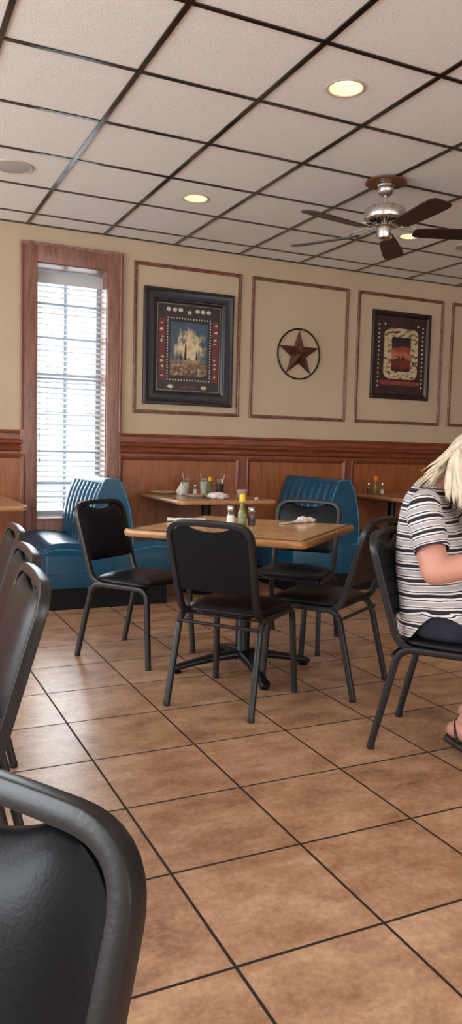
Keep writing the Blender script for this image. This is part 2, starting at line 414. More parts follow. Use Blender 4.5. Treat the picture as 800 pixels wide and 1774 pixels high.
link('casing_bead', bm, M_case, win, angle=30)
bm = bmesh.new()   # jamb liner
box(bm, OX0 - .004, OX0 + .006, WY, WY + WT, OZ0, OZ1); box(bm, OX1 - .006, OX1 + .004, WY, WY + WT, OZ0, OZ1); box(bm, OX0 + .006, OX1 - .006, WY, WY + WT, OZ1 - .006, OZ1 + .004)
link('window_jamb', bm, M_case, win, smooth=False)
bm = bmesh.new(); box(bm, OX0 - .004, OX1 + .004, WY - .03, WY + WT, OZ0 - .01, OZ0 + .012, .004); link('window_sill', bm, M_case, win, angle=30)
bm = bmesh.new(); YS = WY + .195
a, b, c, d = OX0 + .006, OX1 - .006, OZ0 + .012, OZ1 - .006
box(bm, a, a + .03, YS, YS + .035, c, d); box(bm, b - .03, b, YS, YS + .035, c, d); box(bm, a + .03, b - .03, YS, YS + .035, c, c + .04); box(bm, a + .03, b - .03, YS, YS + .035, d - .04, d)
box(bm, a + .03, b - .03, YS, YS + .035, 1.70, 1.75)
link('sash_frame', bm, M_muntin, win, smooth=False)
bm = bmesh.new(); xm = 1.478
for z in (2.316, 2.034, 1.423, 1.114, .837): box(bm, a + .03, b - .03, YS + .006, YS + .028, z - .014, z + .014)
box(bm, xm - .014, xm + .014, YS + .004, YS + .030, c + .04, d - .04)
link('muntin_grid', bm, M_muntin, win, smooth=False)
bm = bmesh.new(); box(bm, a + .02, b - .02, YS + .015, YS + .019, c + .02, d - .02); link('pane', bm, M_pane, win, smooth=False)
# blind
bl = empty('window_blind', (0, 0, 0)); tag(bl, 'white two inch slatted blind hanging in the tall window behind the blue booth', 'blind')
YB2 = WY + .130
bm = bmesh.new(); z = 2.44; tilt = math.radians(22); hw = .0235
while z > .66:
    dy, dz = hw * math.cos(tilt), hw * math.sin(tilt)
    P = [(-dy, -dz), (-dy * .3, -dz * .3 + .002), (dy * .3, dz * .3 + .002), (dy, dz)]
    A = [bm.verts.new((a + .004, YB2 + p[0], z + p[1])) for p in P] + [bm.verts.new((a + .004, YB2 + p[0], z + p[1] - .0025)) for p in P[::-1]]
    B = [bm.verts.new((b - .004, v.co.y, v.co.z)) for v in A]
    bm.faces.new(A[::-1]); bm.faces.new(B)
    for j in range(8): bm.faces.new((A[j], A[(j + 1) % 8], B[(j + 1) % 8], B[j]))
    z -= .0425
link('slats', bm, M_slat, bl, angle=50)
bm = bmesh.new(); box(bm, a + .002, b - .002, YB2 - .035, YB2 - .022, 2.455, 2.545, .003); box(bm, a + .004, b - .004, YB2 - .02, YB2 + .025, 2.47, 2.54, .002)
link('valance', bm, M_slat, bl, angle=30)
bm = bmesh.new(); box(bm, a + .004, b - .004, YB2 - .022, YB2 + .022, .60, .622, .004); link('bottom_rail', bm, M_slat, bl, angle=30)
bm = bmesh.new()
for x in (1.31, 1.478, 1.645):
    for y in (YB2 - .024, YB2 + .024): box(bm, x - .0012, x + .0012, y - .001, y + .001, .61, 2.47)
link('ladder_cord', bm, M_slat, bl, smooth=False)
bm = bmesh.new()
for x, zz in ((1.245, 1.24), (1.250, 1.05)):
    sweep(bm, [(x, YB2 - .03, 2.46), (x, YB2 - .032, zz)], circ(.0012, 5)); lathe(bm, [(0, 0), (.005, .002), (.006, .02), (.003, .035), (0, .036)], x, YB2 - .032, 10, zz - .03)
link('pull_cord', bm, M_slat, bl)

# openings of the unseen windows: sills and frames
def plain_window(name, pts):
    bm = bmesh.new()
    for p in pts: box(bm, *p)
    struct(link(name, bm, M_white, smooth=False))
wn = 2
for y in (.9, 3.0, 5.0):
    x = XL - .1
    plain_window('window_%d' % wn, [(x, x + .04, y - .55, y - .50, .65, 2.55), (x, x + .04, y + .50, y + .55, .65, 2.55), (x, x + .04, y - .50, y + .50, .65, .70), (x, x + .04, y - .50, y + .50, 2.50, 2.55), (x, x + .04, y - .5, y + .5, 1.58, 1.62)]); wn += 1
for xx in (-1.2, 1.6, 4.4, 7.2):
    y = YB - .1
    plain_window('window_%d' % wn, [(xx - .75, xx - .70, y, y + .04, .65, 2.55), (xx + .70, xx + .75, y, y + .04, .65, 2.55), (xx - .70, xx + .70, y, y + .04, .65, .70), (xx - .70, xx + .70, y, y + .04, 2.50, 2.55), (xx - .02, xx + .02, y, y + .04, .7, 2.5)]); wn += 1

# ------------------------------------------------------------------ ceiling lamps, speakers
def mk_emit(name, col, st):
    m, nt, b = newmat(name); setp(b, col=(.8, .75, .6), emis=col, es=st); return m
M_bulb = mk_emit('lamp_lens', (1.0, .86, .58), 9)
M_baffle = plain('cream_ribbed_baffle', (.85, .74, .50), .4, vary=.03)
M_rim = plain('aged_white_rim', (.55, .48, .40), .4)
lab = ['recessed ceiling lamp nearest the camera, in the tile above the right of the table', 'small recessed ceiling lamp in the middle, nearest the window wall', 'recessed ceiling lamp glowing just behind the fan motor', None, None, None]
for i, (x, y) in enumerate(lamps):
    if i > 2: pass
    r = empty('recessed_lamp', (x, y, HC)); 
    tag(r, lab[i] or ['recessed ceiling lamp beyond the fan, outside the picture to the right', 'recessed ceiling lamp overhead of the camera to the right', 'recessed ceiling lamp overhead of the camera'][i - 3], 'ceiling lamp', 'recessed ceiling lamps')
    bm = bmesh.new(); lathe(bm, [(.078, .01), (.078, -.001), (.082, -.005), (.092, -.004), (.095, -.0005)], n=40); link('rim', bm, M_rim, r)
    bm = bmesh.new(); prof = [(.078, .005)]
    for k_ in range(6):
        rr = .077 - .003 * k_; zz = .005 + .013 * k_
        prof += [(rr, zz + .004), (rr - .004, zz + .010), (rr - .003, zz + .013)]
    prof += [(.050, .088), (0, .089)]
    lathe(bm, prof, n=40); link('baffle', bm, M_baffle, r, angle=20)
    bm = bmesh.new(); lathe(bm, [(0, .052), (.03, .054), (.047, .062), (.050, .075), (.045, .087), (0, .087)], n=32); link('bulb', bm, M_bulb, r)
    l = bpy.data.lights.new('lamp_beam', 'SPOT'); l.energy = 6; l.color = (1, .82, .55); l.spot_size = math.radians(115); l.spot_blend = .8; l.shadow_soft_size = .05
    lo = bpy.data.objects.new('lamp_beam', l); C.objects.link(lo); lo.parent = r; lo.location = (0, 0, -.004)
M_grille = plain('grey_speaker_grille', (.42, .42, .41), .5, vary=.15, scale=500)
for x, y, lb in ((.824, 4.993, 'round grey ceiling speaker at the left edge near the window wall'), (4.481, 4.993, 'round grey ceiling speaker at the right edge beyond the fan')):
    r = empty('ceiling_speaker', (x, y, HC)); tag(r, lb, 'speaker', 'ceiling speakers')
    bm = bmesh.new(); lathe(bm, [(.122, .0), (.122, -.004), (.116, -.009), (.108, -.009), (.104, -.006)], n=40); link('rim', bm, M_rim, r)
    bm = bmesh.new(); lathe(bm, [(.105, -.004), (.09, -.007), (0, -.010)], n=40); link('grille', bm, M_grille, r)

# ------------------------------------------------------------------ ceiling fan
FX, FY = 2.957, 4.078
fan = empty('ceiling_fan', (FX, FY, HC)); tag(fan, 'brushed nickel ceiling fan with five dark wooden blades', 'ceiling fan')
bm = bmesh.new(); lathe(bm, [(0, -.007), (.125, -.007), (.130, -.012), (.130, -.018), (.120, -.022), (.10, -.020), (0, -.020)], n=48); link('medallion', bm, M_medal, fan)
bm = bmesh.new(); lathe(bm, [(0, -.018), (.052, -.018), (.055, -.03), (.05, -.04), (.053, -.05), (.048, -.075), (.036, -.088), (.026, -.094), (0, -.094)], n=36); link('canopy', bm, M_brushed, fan)
bm = bmesh.new(); lathe(bm, [(.011, -.09), (.011, -.155), (.022, -.158), (.024, -.17), (.011, -.172)], n=20); link('downrod', bm, M_brushed, fan)
bm = bmesh.new()
lathe(bm, [(0, -.158), (.06, -.160), (.108, -.166), (.124, -.174), (.128, -.186), (.128, -.236), (.122, -.246), (.100, -.256), (.06, -.262), (0, -.262)], n=48)
link('motor_housing', bm, M_brushed, fan)
bm = bmesh.new()
for k_ in range(24):
    t = 2 * PI * k_ / 24; rot = Matrix.Rotation(t, 4, 'Z'); b2 = len(bm.verts)
    bm.verts.ensure_lookup_table()
    box(bm, .062, .108, -.004, .004, -.272, -.250, .001, 1)
    bm.verts.ensure_lookup_table()
    for v in bm.verts[b2:]: v.co = rot @ v.co
link('vent_fins', bm, M_darkbronze, fan, smooth=False)
bm = bmesh.new(); lathe(bm, [(0, -.26), (.058, -.26), (.060, -.28), (.046, -.288), (.046, -.335), (.040, -.352), (.022, -.360), (0, -.361)], n=32); link('switch_housing', bm, M_brushed, fan)
for k_ in range(5):
    t = math.radians(47 + 72 * k_); rot = Matrix.Rotation(t, 4, 'Z')
    arm = bmesh.new()
    for s in (-1, 1):
        sweep(arm, fillet([(.05, s * .010, -.272), (.10, s * .014, -.290), (.15, s * .034, -.290), (.20, s * .040, -.300), (.235, s * .012, -.308)], .02), rrect(.006, .0025), up=(0, 0, 1))
    box(arm, .17, .25, -.012, .012, -.311, -.306, .002, 1); box(arm, .04, .09, -.014, .014, -.275, -.265, .002, 1)
    bmesh.ops.transform(arm, matrix=rot, verts=arm.verts)
    link('blade_arm', arm, M_brushed, fan)
    bl_ = bmesh.new(); pts = []
    L0, L1 = .185, .665
    top = [(L0, .035), (L0 + .02, .052), (L0 + .10, .060), (L1 - .15, .070), (L1 - .045, .069), (L1 - .012, .055), (L1, .03)]
    poly = [(x, -y) for x, y in top] + [(x, y) for x, y in top[::-1]]
    prism(bl_, poly, -.0035, .0035)
    bmesh.ops.transform(bl_, matrix=rot @ Matrix.Translation((0, 0, -.315)) @ Matrix.Rotation(math.radians(-11), 4, 'X'), verts=bl_.verts)
    link('blade', bl_, M_blade, fan, angle=30)

# ------------------------------------------------------------------ wall decor
def bmdisc(bm, x, y, z, rx, rz, n=10, t=.0012):
    A = [bm.verts.new((x + rx * math.cos(2 * PI * k / n), y, z + rz * math.sin(2 * PI * k / n))) for k in range(n)]
    B = [bm.verts.new((v.co.x * .85 + x * .15, y - t, v.co.z * .85 + z * .15)) for v in A]
    bm.faces.new(B)
    for j in range(n): bm.faces.new((A[j], A[(j + 1) % n], B[(j + 1) % n], B[j]))
def starpoly(x, z, R, r, n=5, rot=0):
    return [(x + (R if k % 2 == 0 else r) * math.sin(rot + PI * k / n), z + (R if k % 2 == 0 else r) * math.cos(rot + PI * k / n)) for k in range(2 * n)]
# painting 1 shader (generated coords x,z)
def painting1():
    m, nt, b = newmat('smoke_and_town_painting'); setp(b, rough=.35)
    t = N(nt, 'ShaderNodeTexCoord'); s = N(nt, 'ShaderNodeSeparateXYZ'); nt.links.new(t.outputs['Generated'], s.inputs[0])
    nz = N(nt, 'ShaderNodeTexNoise'); nz.inputs['Scale'].default_value = 5; nz.inputs['Detail'].default_value = 7; nz.inputs['Roughness'].default_value = .62; nt.links.new(t.outputs['Generated'], nz.inputs['Vector'])
    def math_(op, a, bb=None, c=None):
        n = N(nt, 'ShaderNodeMath', operation=op)
        for i, v in enumerate((a, bb, c)):
            if v is None: continue
            if isinstance(v, (int, float)): n.inputs[i].default_value = v
            else: nt.links.new(v, n.inputs[i])
        return n.outputs[0]
    X, Z, Nn = s.outputs['X'], s.outputs['Z'], nz.outputs[0]
    # cloud: distance from plume centre (.5,.55)
    dx = math_('MULTIPLY', math_('SUBTRACT', X, .50), 1.75); dz = math_('MULTIPLY', math_('SUBTRACT', Z, .50), 1.45)
    d = math_('SQRT', math_('ADD', math_('MULTIPLY', dx, dx), math_('MULTIPLY', dz, dz)))
    f = math_('ADD', math_('SUBTRACT', .70, d), math_('MULTIPLY', math_('SUBTRACT', Nn, .5), 2.4))
    cl = ramp(nt, f, [(.0, s2l(64, 84, 100)), (.12, s2l(104, 108, 104)), (.28, s2l(190, 172, 134)), (.55, s2l(226, 208, 170)), (.8, s2l(205, 170, 120))])
    n2 = N(nt, 'ShaderNodeTexNoise'); n2.inputs['Scale'].default_value = 9; n2.inputs['Detail'].default_value = 6; n2.inputs['Roughness'].default_value = .7
    mp = N(nt, 'ShaderNodeMapping'); mp.inputs['Scale'].default_value = (1.2, 1, 1.5); nt.links.new(t.outputs['Generated'], mp.inputs[0]); nt.links.new(mp.outputs[0], n2.inputs['Vector'])
    gr = ramp(nt, n2.outputs[0], [(.35, s2l(44, 36, 32)), (.5, s2l(112, 84, 60)), (.62, s2l(190, 158, 112)), (.75, s2l(92, 92, 96))])
    mk = math_('ADD', math_('MULTIPLY', math_('SUBTRACT', .36, Z), 7.0), math_('MULTIPLY', math_('SUBTRACT', n2.outputs[0], .5), 6))
    mkc = math_('MINIMUM', math_('MAXIMUM', mk, 0), 1)
    mx = N(nt, 'ShaderNodeMix', data_type='RGBA'); nt.links.new(mkc, mx.inputs[0]); nt.links.new(cl.outputs[0], mx.inputs[6]); nt.links.new(gr.outputs[0], mx.inputs[7])
    nt.links.new(mx.outputs[2], b.inputs['Base Color'])
    return m
def painting2():
    m, nt, b = newmat('red_sunset_painting'); setp(b, rough=.35)
    t = N(nt, 'ShaderNodeTexCoord'); s = N(nt, 'ShaderNodeSeparateXYZ'); nt.links.new(t.outputs['Generated'], s.inputs[0])
    mp = N(nt, 'ShaderNodeMapping'); mp.inputs['Scale'].default_value = (1.2, 1, 3.5); mp.inputs['Rotation'].default_value = (0, .35, 0); nt.links.new(t.outputs['Generated'], mp.inputs[0])
    nz = N(nt, 'ShaderNodeTexNoise'); nz.inputs['Scale'].default_value = 2.2; nz.inputs['Detail'].default_value = 5; nt.links.new(mp.outputs[0], nz.inputs['Vector'])
    a = N(nt, 'ShaderNodeMath', operation='MULTIPLY_ADD'); a.inputs[1].default_value = .5; nt.links.new(nz.outputs[0], a.inputs[0])
    c = N(nt, 'ShaderNodeMath', operation='SUBTRACT'); c.inputs[1].default_value = .25; nt.links.new(s.outputs['Z'], c.inputs[0]); nt.links.new(c.outputs[0], a.inputs[2])
    r = ramp(nt, a.outputs[0], [(.0, s2l(40, 22, 26)), (.22, s2l(120, 50, 44)), (.34, s2l(86, 40, 40)), (.45, s2l(188, 118, 92)), (.60, s2l(160, 76, 60)), (.72, s2l(70, 36, 42)), (.95, s2l(34, 28, 38))])
    nt.links.new(r.outputs[0], b.inputs['Base Color'])
    return m
def creamring():
    m, nt, b = newmat('cream_crowded_border_print'); setp(b, rough=.5)
    v = N(nt, 'ShaderNodeTexVoronoi'); t = N(nt, 'ShaderNodeTexCoord'); mp = N(nt, 'ShaderNodeMapping'); mp.inputs['Scale'].default_value = (22, 1, 55); nt.links.new(t.outputs['Object'], mp.inputs[0]); nt.links.new(mp.outputs[0], v.inputs['Vector']); v.inputs['Scale'].default_value = 1
    r = ramp(nt, v.outputs['Distance'], [(.0, s2l(214, 196, 162)), (.60, s2l(190, 168, 130)), (.72, s2l(110, 82, 62)), (.9, s2l(80, 56, 44))]); nt.links.new(r.outputs[0], b.inputs['Base Color'])
    return m
M_p1 = painting1(); M_p2 = painting2(); M_ring = creamring()
# picture 1
p = empty('framed_picture', (2.498, WY, 2.018)); tag(p, 'large framed print of a smoke cloud over a town, wide black frame, beside the window', 'picture')
bm = bmesh.new(); FW, FH = .414, .487
PR = [(0, 0), (0, .03), (.006, .038), (.018, .040), (.028, .034), (.055, .030), (.085, .030), (.092, .024), (.100, .022), (.108, .014), (.112, .010)]
rect_rings(bm, -FW, FW, -FH, FH, PR, 0); link('frame', bm, M_picframe, p, angle=25)
bm = bmesh.new(); box(bm, -FW + .105, FW - .105, -.009, -.001, -FH + .105, FH - .105); mat_ = link('mat', bm, M_printdark, p, smooth=False)
bm = bmesh.new()
rect_rings(bm, -.290, .290, -.365, .365, [(0, .009), (0, .011), (.003, .011), (.003, .009)], 0); link('gilt_line', bm, M_gold, mat_)
bm = bmesh.new()
for s in (-1, 1): box(bm, s * .247 - .026, s * .247 + .026, -.0105, -.009, -.28, .245)
box(bm, -.07, .07, -.0105, -.009, -.345, -.322)
link('red_band', bm, M_redband, mat_, smooth=False)
rnd = random.Random(4)
EM = [(x, -.010, .318, .021, .017) for x in (-.19, -.135, -.08, .075, .125, .18)] + [(x, -.010, -.330, .028, .016) for x in (-.165, .145)]
for s in (-1, 1):
    for z in (.205, .150, .09, .06, -.09, -.12, -.155, -.235): EM.append((s * .247 + rnd.uniform(-.008, .008), -.0112, z + rnd.uniform(-.01, .01), rnd.uniform(.008, .017), rnd.uniform(.005, .012)))
for e_ in EM:
    bm = bmesh.new(); bmdisc(bm, *e_, 12); link('emblem', bm, M_cream, mat_, smooth=False)
bm = bmesh.new(); prism(bm, starpoly(0, .305, .027, .011), -.0095, -.0115, 'y'); link('star_emblem', bm, M_cream, mat_, smooth=False)
bm = bmesh.new()
for i in range(16):
    for z in (.248, -.272): bmdisc(bm, -.195 + .026 * i, -.010, z, .007, .0075, 6)
for i in range(21):
    for x in (-.198, .198): bmdisc(bm, x, -.010, -.245 + .0235 * i, .0072, .0075, 6)
link('bead_border', bm, M_cream, mat_, smooth=False)
bm = bmesh.new(); box(bm, -.172, .172, -.0108, -.009, -.235, .215); link('painting', bm, M_p1, mat_, smooth=False)
for pl_ in ([(-.045, -.10), (-.020, -.10), (-.026, .03), (-.031, .055), (-.036, .03)], [(-.085, -.10), (-.068, -.10), (-.075, -.02)], [(.06, -.10), (.085, -.10), (.073, .0)]):
    bm = bmesh.new(); prism(bm, pl_, -.0108, -.0114, 'y'); link('painted_tower', bm, M_printdark, mat_, smooth=False)
# picture 2
p = empty('framed_picture', (4.752, WY, 2.118)); tag(p, 'smaller dark framed print with cream border and red sunset, right of the star', 'picture')
bm = bmesh.new(); FW, FH = .352, .425
PR2 = [(0, 0), (0, .022), (.006, .028), (.030, .028), (.040, .022), (.046, .012), (.050, .008)]
rect_rings(bm, -FW, FW, -FH, FH, PR2, 0); link('frame', bm, M_picframe2, p, angle=25)
bm = bmesh.new(); box(bm, -FW + .045, FW - .045, -.008, -.001, -FH + .045, FH - .045); mat_ = link('mat', bm, plain('maroon_print', s2l(58, 36, 34), .4, vary=.4, scale=14), p, smooth=False)
bm = bmesh.new(); R0 = []
def rr_poly(w_, h_, r, n=6, cx=0, cz=0):
    out = []
    for sx, sz, a0 in ((1, 1, 0), (-1, 1, PI / 2), (-1, -1, PI), (1, -1, 3 * PI / 2)):
        for k in range(n + 1):
            t = a0 + k * PI / 2 / n; out.append((cx + sx * (w_ - r) + r * math.cos(t), cz + sz * (h_ - r) + r * math.sin(t)))
    return out
prism(bm, rr_poly(.205, .245, .07, cz=.02), -.008, -.0095, 'y'); link('cream_border', bm, M_ring, mat_, smooth=False)
bm = bmesh.new(); prism(bm, rr_poly(.115, .165, .018, 2, cz=.015), -.0095, -.0105, 'y'); link('painting', bm, M_p2, mat_, smooth=False)
bm = bmesh.new()
for x in (-.025, .022):
    prism(bm, [(x - .012, -.035), (x - .006, -.03), (x + .006, -.03), (x + .012, -.035), (x + .013, -.005), (x + .004, .0), (x + .004, .018), (x - .004, .018), (x - .004, .0), (x - .012, -.004)], -.0105, -.0110, 'y')
link('riders', bm, M_printdark, mat_, smooth=False)
for bx_, bz_, br_ in [(x, -.30 + .042 * i, .0095) for i in range(15) for x in (-.268, .262)] + [(-.2, .30, .012), (.2, .30, .012)]:
    bm = bmesh.new(); bmdisc(bm, bx_, -.009, bz_, br_, br_, 10); link('border_medallion', bm, M_cream, mat_, smooth=False)
bm = bmesh.new(); box(bm, -.24, .24, -.0092, -.008, -.285, -.245); link('red_band', bm, plain('brick_red_print', s2l(130, 62, 48), .5, vary=.5, scale=60), mat_, smooth=False)
# star
p = empty('metal_star', (3.590, WY, 2.052)); tag(p, 'brown metal five pointed star in a ring, on the wall panel between the two pictures', 'wall star')
bm = bmesh.new(); sweep(bm, [(.222 * math.cos(2 * PI * k / 48), -.014, .227 * math.sin(2 * PI * k / 48)) for k in range(48)], circ(.0075, 8), up=(0, 1, 0), closed=True); link('ring', bm, M_darkbronze, p)
bm = bmesh.new(); sp = starpoly(0, 0, .220, .086)
A = [bm.verts.new((x, -.010, z)) for x, z in sp]; c0 = bm.verts.new((0, -.075, 0)); c1 = bm.verts.new((0, -.004, 0))
for j in range(10): bm.faces.new((A[j], A[(j + 1) % 10], c0)); bm.faces.new((A[(j + 1) % 10], A[j], c1))
link('star', bm, M_starm, p, smooth=False)

# ------------------------------------------------------------------ chair
def make_chair():
    root = empty('dining_chair')
    sec = rrect(.0115, .0115, .30)
    # seat pad
    bm = bmesh.new(); nr, ns = 9, 40; rings = []
    prof = [(0, .480), (.35, .479), (.62, .474), (.82, .466), (.94, .456), (1.0, .444), (1.0, .436), (.97, .430), (.80, .428), (0, .428)]
    for r, z in prof:
        if r == 0: rings.append([bm.verts.new((0, .02, z))]); continue
        ring = []
        for k in range(ns):
            t = 2 * PI * k / ns; c, s = math.cos(t), math.sin(t); e = .42
            x = math.copysign(abs(c) ** e, c); y = math.copysign(abs(s) ** e, s)
            wdt = .208 + .012 * y
            zz = z - (.012 * max(0, y * r) ** 3 if z > .44 else 0)
            ring.append(bm.verts.new((x * wdt * r, .025 + y * .205 * r, zz)))
        rings.append(ring)
    for A, B in zip(rings, rings[1:]):
        for j in range(ns):
            vs = []
            for v in (A[j % len(A)], A[(j + 1) % len(A)], B[(j + 1) % len(B)], B[j % len(B)]):
                if v not in vs: vs.append(v)
            bm.faces.new(vs)
    link('seat', bm, M_bvinyl, root, angle=60)
    # back frame : hairpin tube
    pts = [(.185, .17, .428), (.190, -.185, .428), (.196, -.195, .475), (.200, -.290, .795), (.185, -.300, .842), (0, -.303, .850), (-.185, -.300, .842), (-.200, -.290, .795), (-.196, -.195, .475), (-.190, -.185, .428), (-.185, .17, .428)]
    path = fillet([(.190, .17, .416), (.190, -.172, .416), (.203, -.296, .842), (.05, -.298, .850), (-.05, -.298, .850), (-.203, -.296, .842), (-.190, -.172, .416), (-.190, .17, .416)], [.075, .115, .05, .05, .115, .075], 9)
    bm = bmesh.new(); sweep(bm, path, rrect(.0125, .0135, .10, 2), up=(0, 0, 1)); link('back_frame', bm, M_frame, root, angle=28)
    # backrest pad, leaning plane between stiles: y(z)
    def yb(z): return -.172 - (z - .416) * (.124 / .426)
    bm = bmesh.new(); nu, nv = 34, 18
    def wz(v):  # half width
        return .186
    def ztop(x):
        ax = abs(x)
        dip = .024 * max(0, 1 - (ax / .58) ** 2.4)
        cor = .074 * (1 - math.sqrt(max(0, 1 - (max(0, ax - .60) / .4002) ** 2)))
        return .836 - dip - cor
    def zbot(x):
        return .535 + .035 * max(0, (abs(x) - .82) / .18) ** 2 
    F, Bk = [], []
    for j in range(nv + 1):
        v = j / nv; fr, bk = [], []
        for i in range(nu + 1):
            x = math.sin(PI / 2 * (-1 + 2 * i / nu)); zb, zt = zbot(x), ztop(x); z = zb + (zt - zb) * v; X = x * .1915
            bul = .022 * (1 - abs(x) ** 5) * (1 - abs(2 * v - 1) ** 6) + .008
            fr.append(bm.verts.new((X, yb(z) + bul, z))); bk.append(bm.verts.new((X, yb(z) - .007, z)))
        F.append(fr); Bk.append(bk)
    for j in range(nv):
        for i in range(nu):
            bm.faces.new((F[j][i], F[j][i + 1], F[j + 1][i + 1], F[j + 1][i])); bm.faces.new((Bk[j][i + 1], Bk[j][i], Bk[j + 1][i], Bk[j + 1][i + 1]))
        bm.faces.new((F[j][0], F[j + 1][0], Bk[j + 1][0], Bk[j][0])); bm.faces.new((F[j][nu], Bk[j][nu], Bk[j + 1][nu], F[j + 1][nu]))
    for i in range(nu):
        bm.faces.new((F[0][i + 1], F[0][i], Bk[0][i], Bk[0][i + 1])); bm.faces.new((F[nv][i], F[nv][i + 1], Bk[nv][i + 1], Bk[nv][i]))
    link('backrest', bm, M_bpad, root, angle=50)
    # legs: side U split in rear leg and front leg
    for s in (-1, 1):
        bm = bmesh.new(); sweep(bm, fillet([(s * .212, -.262, .008), (s * .203, -.165, .418), (s * .203, .02, .418)], .06), rrect(.0138, .0132, .3), up=(1, 0, 0)); lg = link('leg', bm, M_frame, root)
        bm = bmesh.new(); lathe(bm, [(0, 0), (.0150, 0), (.0158, .003), (.0158, .018), (.0135, .022), (0, .026)], s * .212, -.260, 14); link('foot_cap', bm, M_rubber, lg)
        bm = bmesh.new(); sweep(bm, fillet([(s * .203, .02, .418), (s * .203, .200, .418), (s * .216, .228, .008)], .055), rrect(.0138, .0132, .3), up=(1, 0, 0)); lg = link('leg', bm, M_frame, root)
        bm = bmesh.new(); lathe(bm, [(0, 0), (.0150, 0), (.0158, .003), (.0158, .018), (.0135, .022), (0, .026)], s * .216, .228, 14); link('foot_cap', bm, M_rubber, lg)
    bm = bmesh.new(); sweep(bm, [(-.204, -.192, .385), (.204, -.192, .385)], circ(.008, 10)); link('stretcher', bm, M_frame, root)
    for yy in (-.130, .150):
        bm = bmesh.new(); sweep(bm, [(-.2, yy, .412), (.2, yy, .412)], rrect(.011, .004)); link('cross_bar', bm, M_frame, root)
    return root
chair0 = make_chair()
def place_chair(cx, cy, fx, fy, label, group, first=[True], mats=None):
    o = chair0 if first[0] else copy_tree(chair0); first[0] = False
    o.location = (cx, cy, 0); o.rotation_euler = (0, 0, math.atan2(-fx, fy)); tag(o, label, 'chair', group); return o
def by_rear(m, f, label, group):   # m: middle of the rear feet
    n = math.hypot(*f); f = (f[0] / n, f[1] / n); return place_chair(m[0] + .262 * f[0], m[1] + .262 * f[1], f[0], f[1], label, group)
G1 = 'black vinyl chairs around the square table'
by_rear((1.337, 3.006), (.79, .62), 'black vinyl chair with its back to the camera, in front of the square table', G1)
by_rear((1.205, 4.245), (.57, -.82), 'black vinyl chair left of the square table, before the booth under the window', G1)
by_rear((2.215, 3.018), (-.545, .838), 'black vinyl chair right of the square table, back towards the seated person', G1)
place_chair(2.320, 3.965, -.72, -.69, 'black vinyl chair on the far side of the square table, facing the camera', G1)
pc = by_rear((1.952, 2.540), (.607, -.795), 'black vinyl chair that the person in the striped top sits on', None)
G2 = 'chairs in a row at the left edge'
place_chair(.076, 1.939, -.999, .049, 'nearest of the three black chairs at the left edge, behind the large foreground chair', G2)
place_chair(.140, 2.382, -.999, .049, 'middle one of the three black chairs at the left edge', G2)
place_chair(.207, 2.980, -.999, .049, 'farthest of the three black chairs at the left edge, nearest the booth', G2)
place_chair(-.153, .583, -.804, -.594, 'large black chair close to the camera in the bottom left corner', None)

# ------------------------------------------------------------------ square table
ST = .765
def ease_square(h, r, n=6):
    out = []
    for sx, sy, a0 in ((1, 1, 0), (-1, 1, PI / 2), (-1, -1, PI), (1, -1, 3 * PI / 2)):
        for k in range(n + 1):
            t = a0 + k * PI / 2 / n; out.append((sx * (h[0] - r) + r * math.cos(t), sy * (h[1] - r) + r * math.sin(t)))
    return out
def table_top(root, hx, hy, ztop, th, r, mt, me, name='tabletop', inlay=None):
    # edge: loft with bullnose
    bm = bmesh.new(); rings = []
    for ins, z in ((.014, ztop), (.004, ztop - .002), (0, ztop - .010), (0, ztop - th + .012), (.005, ztop - th + .003), (.012, ztop - th)):
        rings.append([bm.verts.new((x, y, z)) for x, y in ease_square((hx - ins, hy - ins), max(.004, r - ins))])
    for A, B in zip(rings, rings[1:]):
        for j in range(len(A)): bm.faces.new((A[j], A[(j + 1) % len(A)], B[(j + 1) % len(A)], B[j]))
    bm.faces.new(rings[-1])
    top = link(name, bm, me, root, angle=50)
    bm = bmesh.new(); f = [bm.verts.new((x, y, ztop)) for x, y in ease_square((hx - .014, hy - .014), max(.004, r - .014))]; bm.faces.new(f)
    g = [bm.verts.new((v.co.x, v.co.y, ztop - .006)) for v in f]
    for j in range(len(f)): bm.faces.new((f[j], f[(j + 1) % len(f)], g[(j + 1) % len(f)], g[j]))
    link('laminate_surface', bm, mt, top, smooth=False)
    if inlay:
        bm = bmesh.new(); i0, i1 = inlay
        P, Q = ease_square((hx - i0, hy - i0), max(.004, r - i0)), ease_square((hx - i1, hy - i1), .004)
        A = [bm.verts.new((x, y, ztop + .0012)) for x, y in P]; B = [bm.verts.new((x, y, ztop + .0012)) for x, y in Q]
        for j in range(len(A)): bm.faces.new((A[j], A[(j + 1) % len(A)], B[(j + 1) % len(A)], B[j]))
        link('green_inlay', bm, M_green, top, smooth=False)
    return top
t = empty('square_table', (1.785, 3.575, 0), math.radians(42.2)); tag(t, 'square wooden table on a black cross base, in the middle of the room', 'table')
table_top(t, .475, .475, ST, .036, .045, M_tablewood, M_tableedge, inlay=(.016, .038))
bm = bmesh.new(); lathe(bm, [(0, .06), (.05, .06), (.046, .085), (.038, .10), (.038, .690), (.0, .690)], n=28); link('column', bm, M_iron, t)
bm = bmesh.new(); box(bm, -.20, .20, -.03, .03, .700, .728, .006); box(bm, -.03, .03, -.20, .20, .690, .724, .006); lathe(bm, [(0, .68), (.06, .68), (.06, .70), (0, .70)], n=20); link('top_plate', bm, M_iron, t)
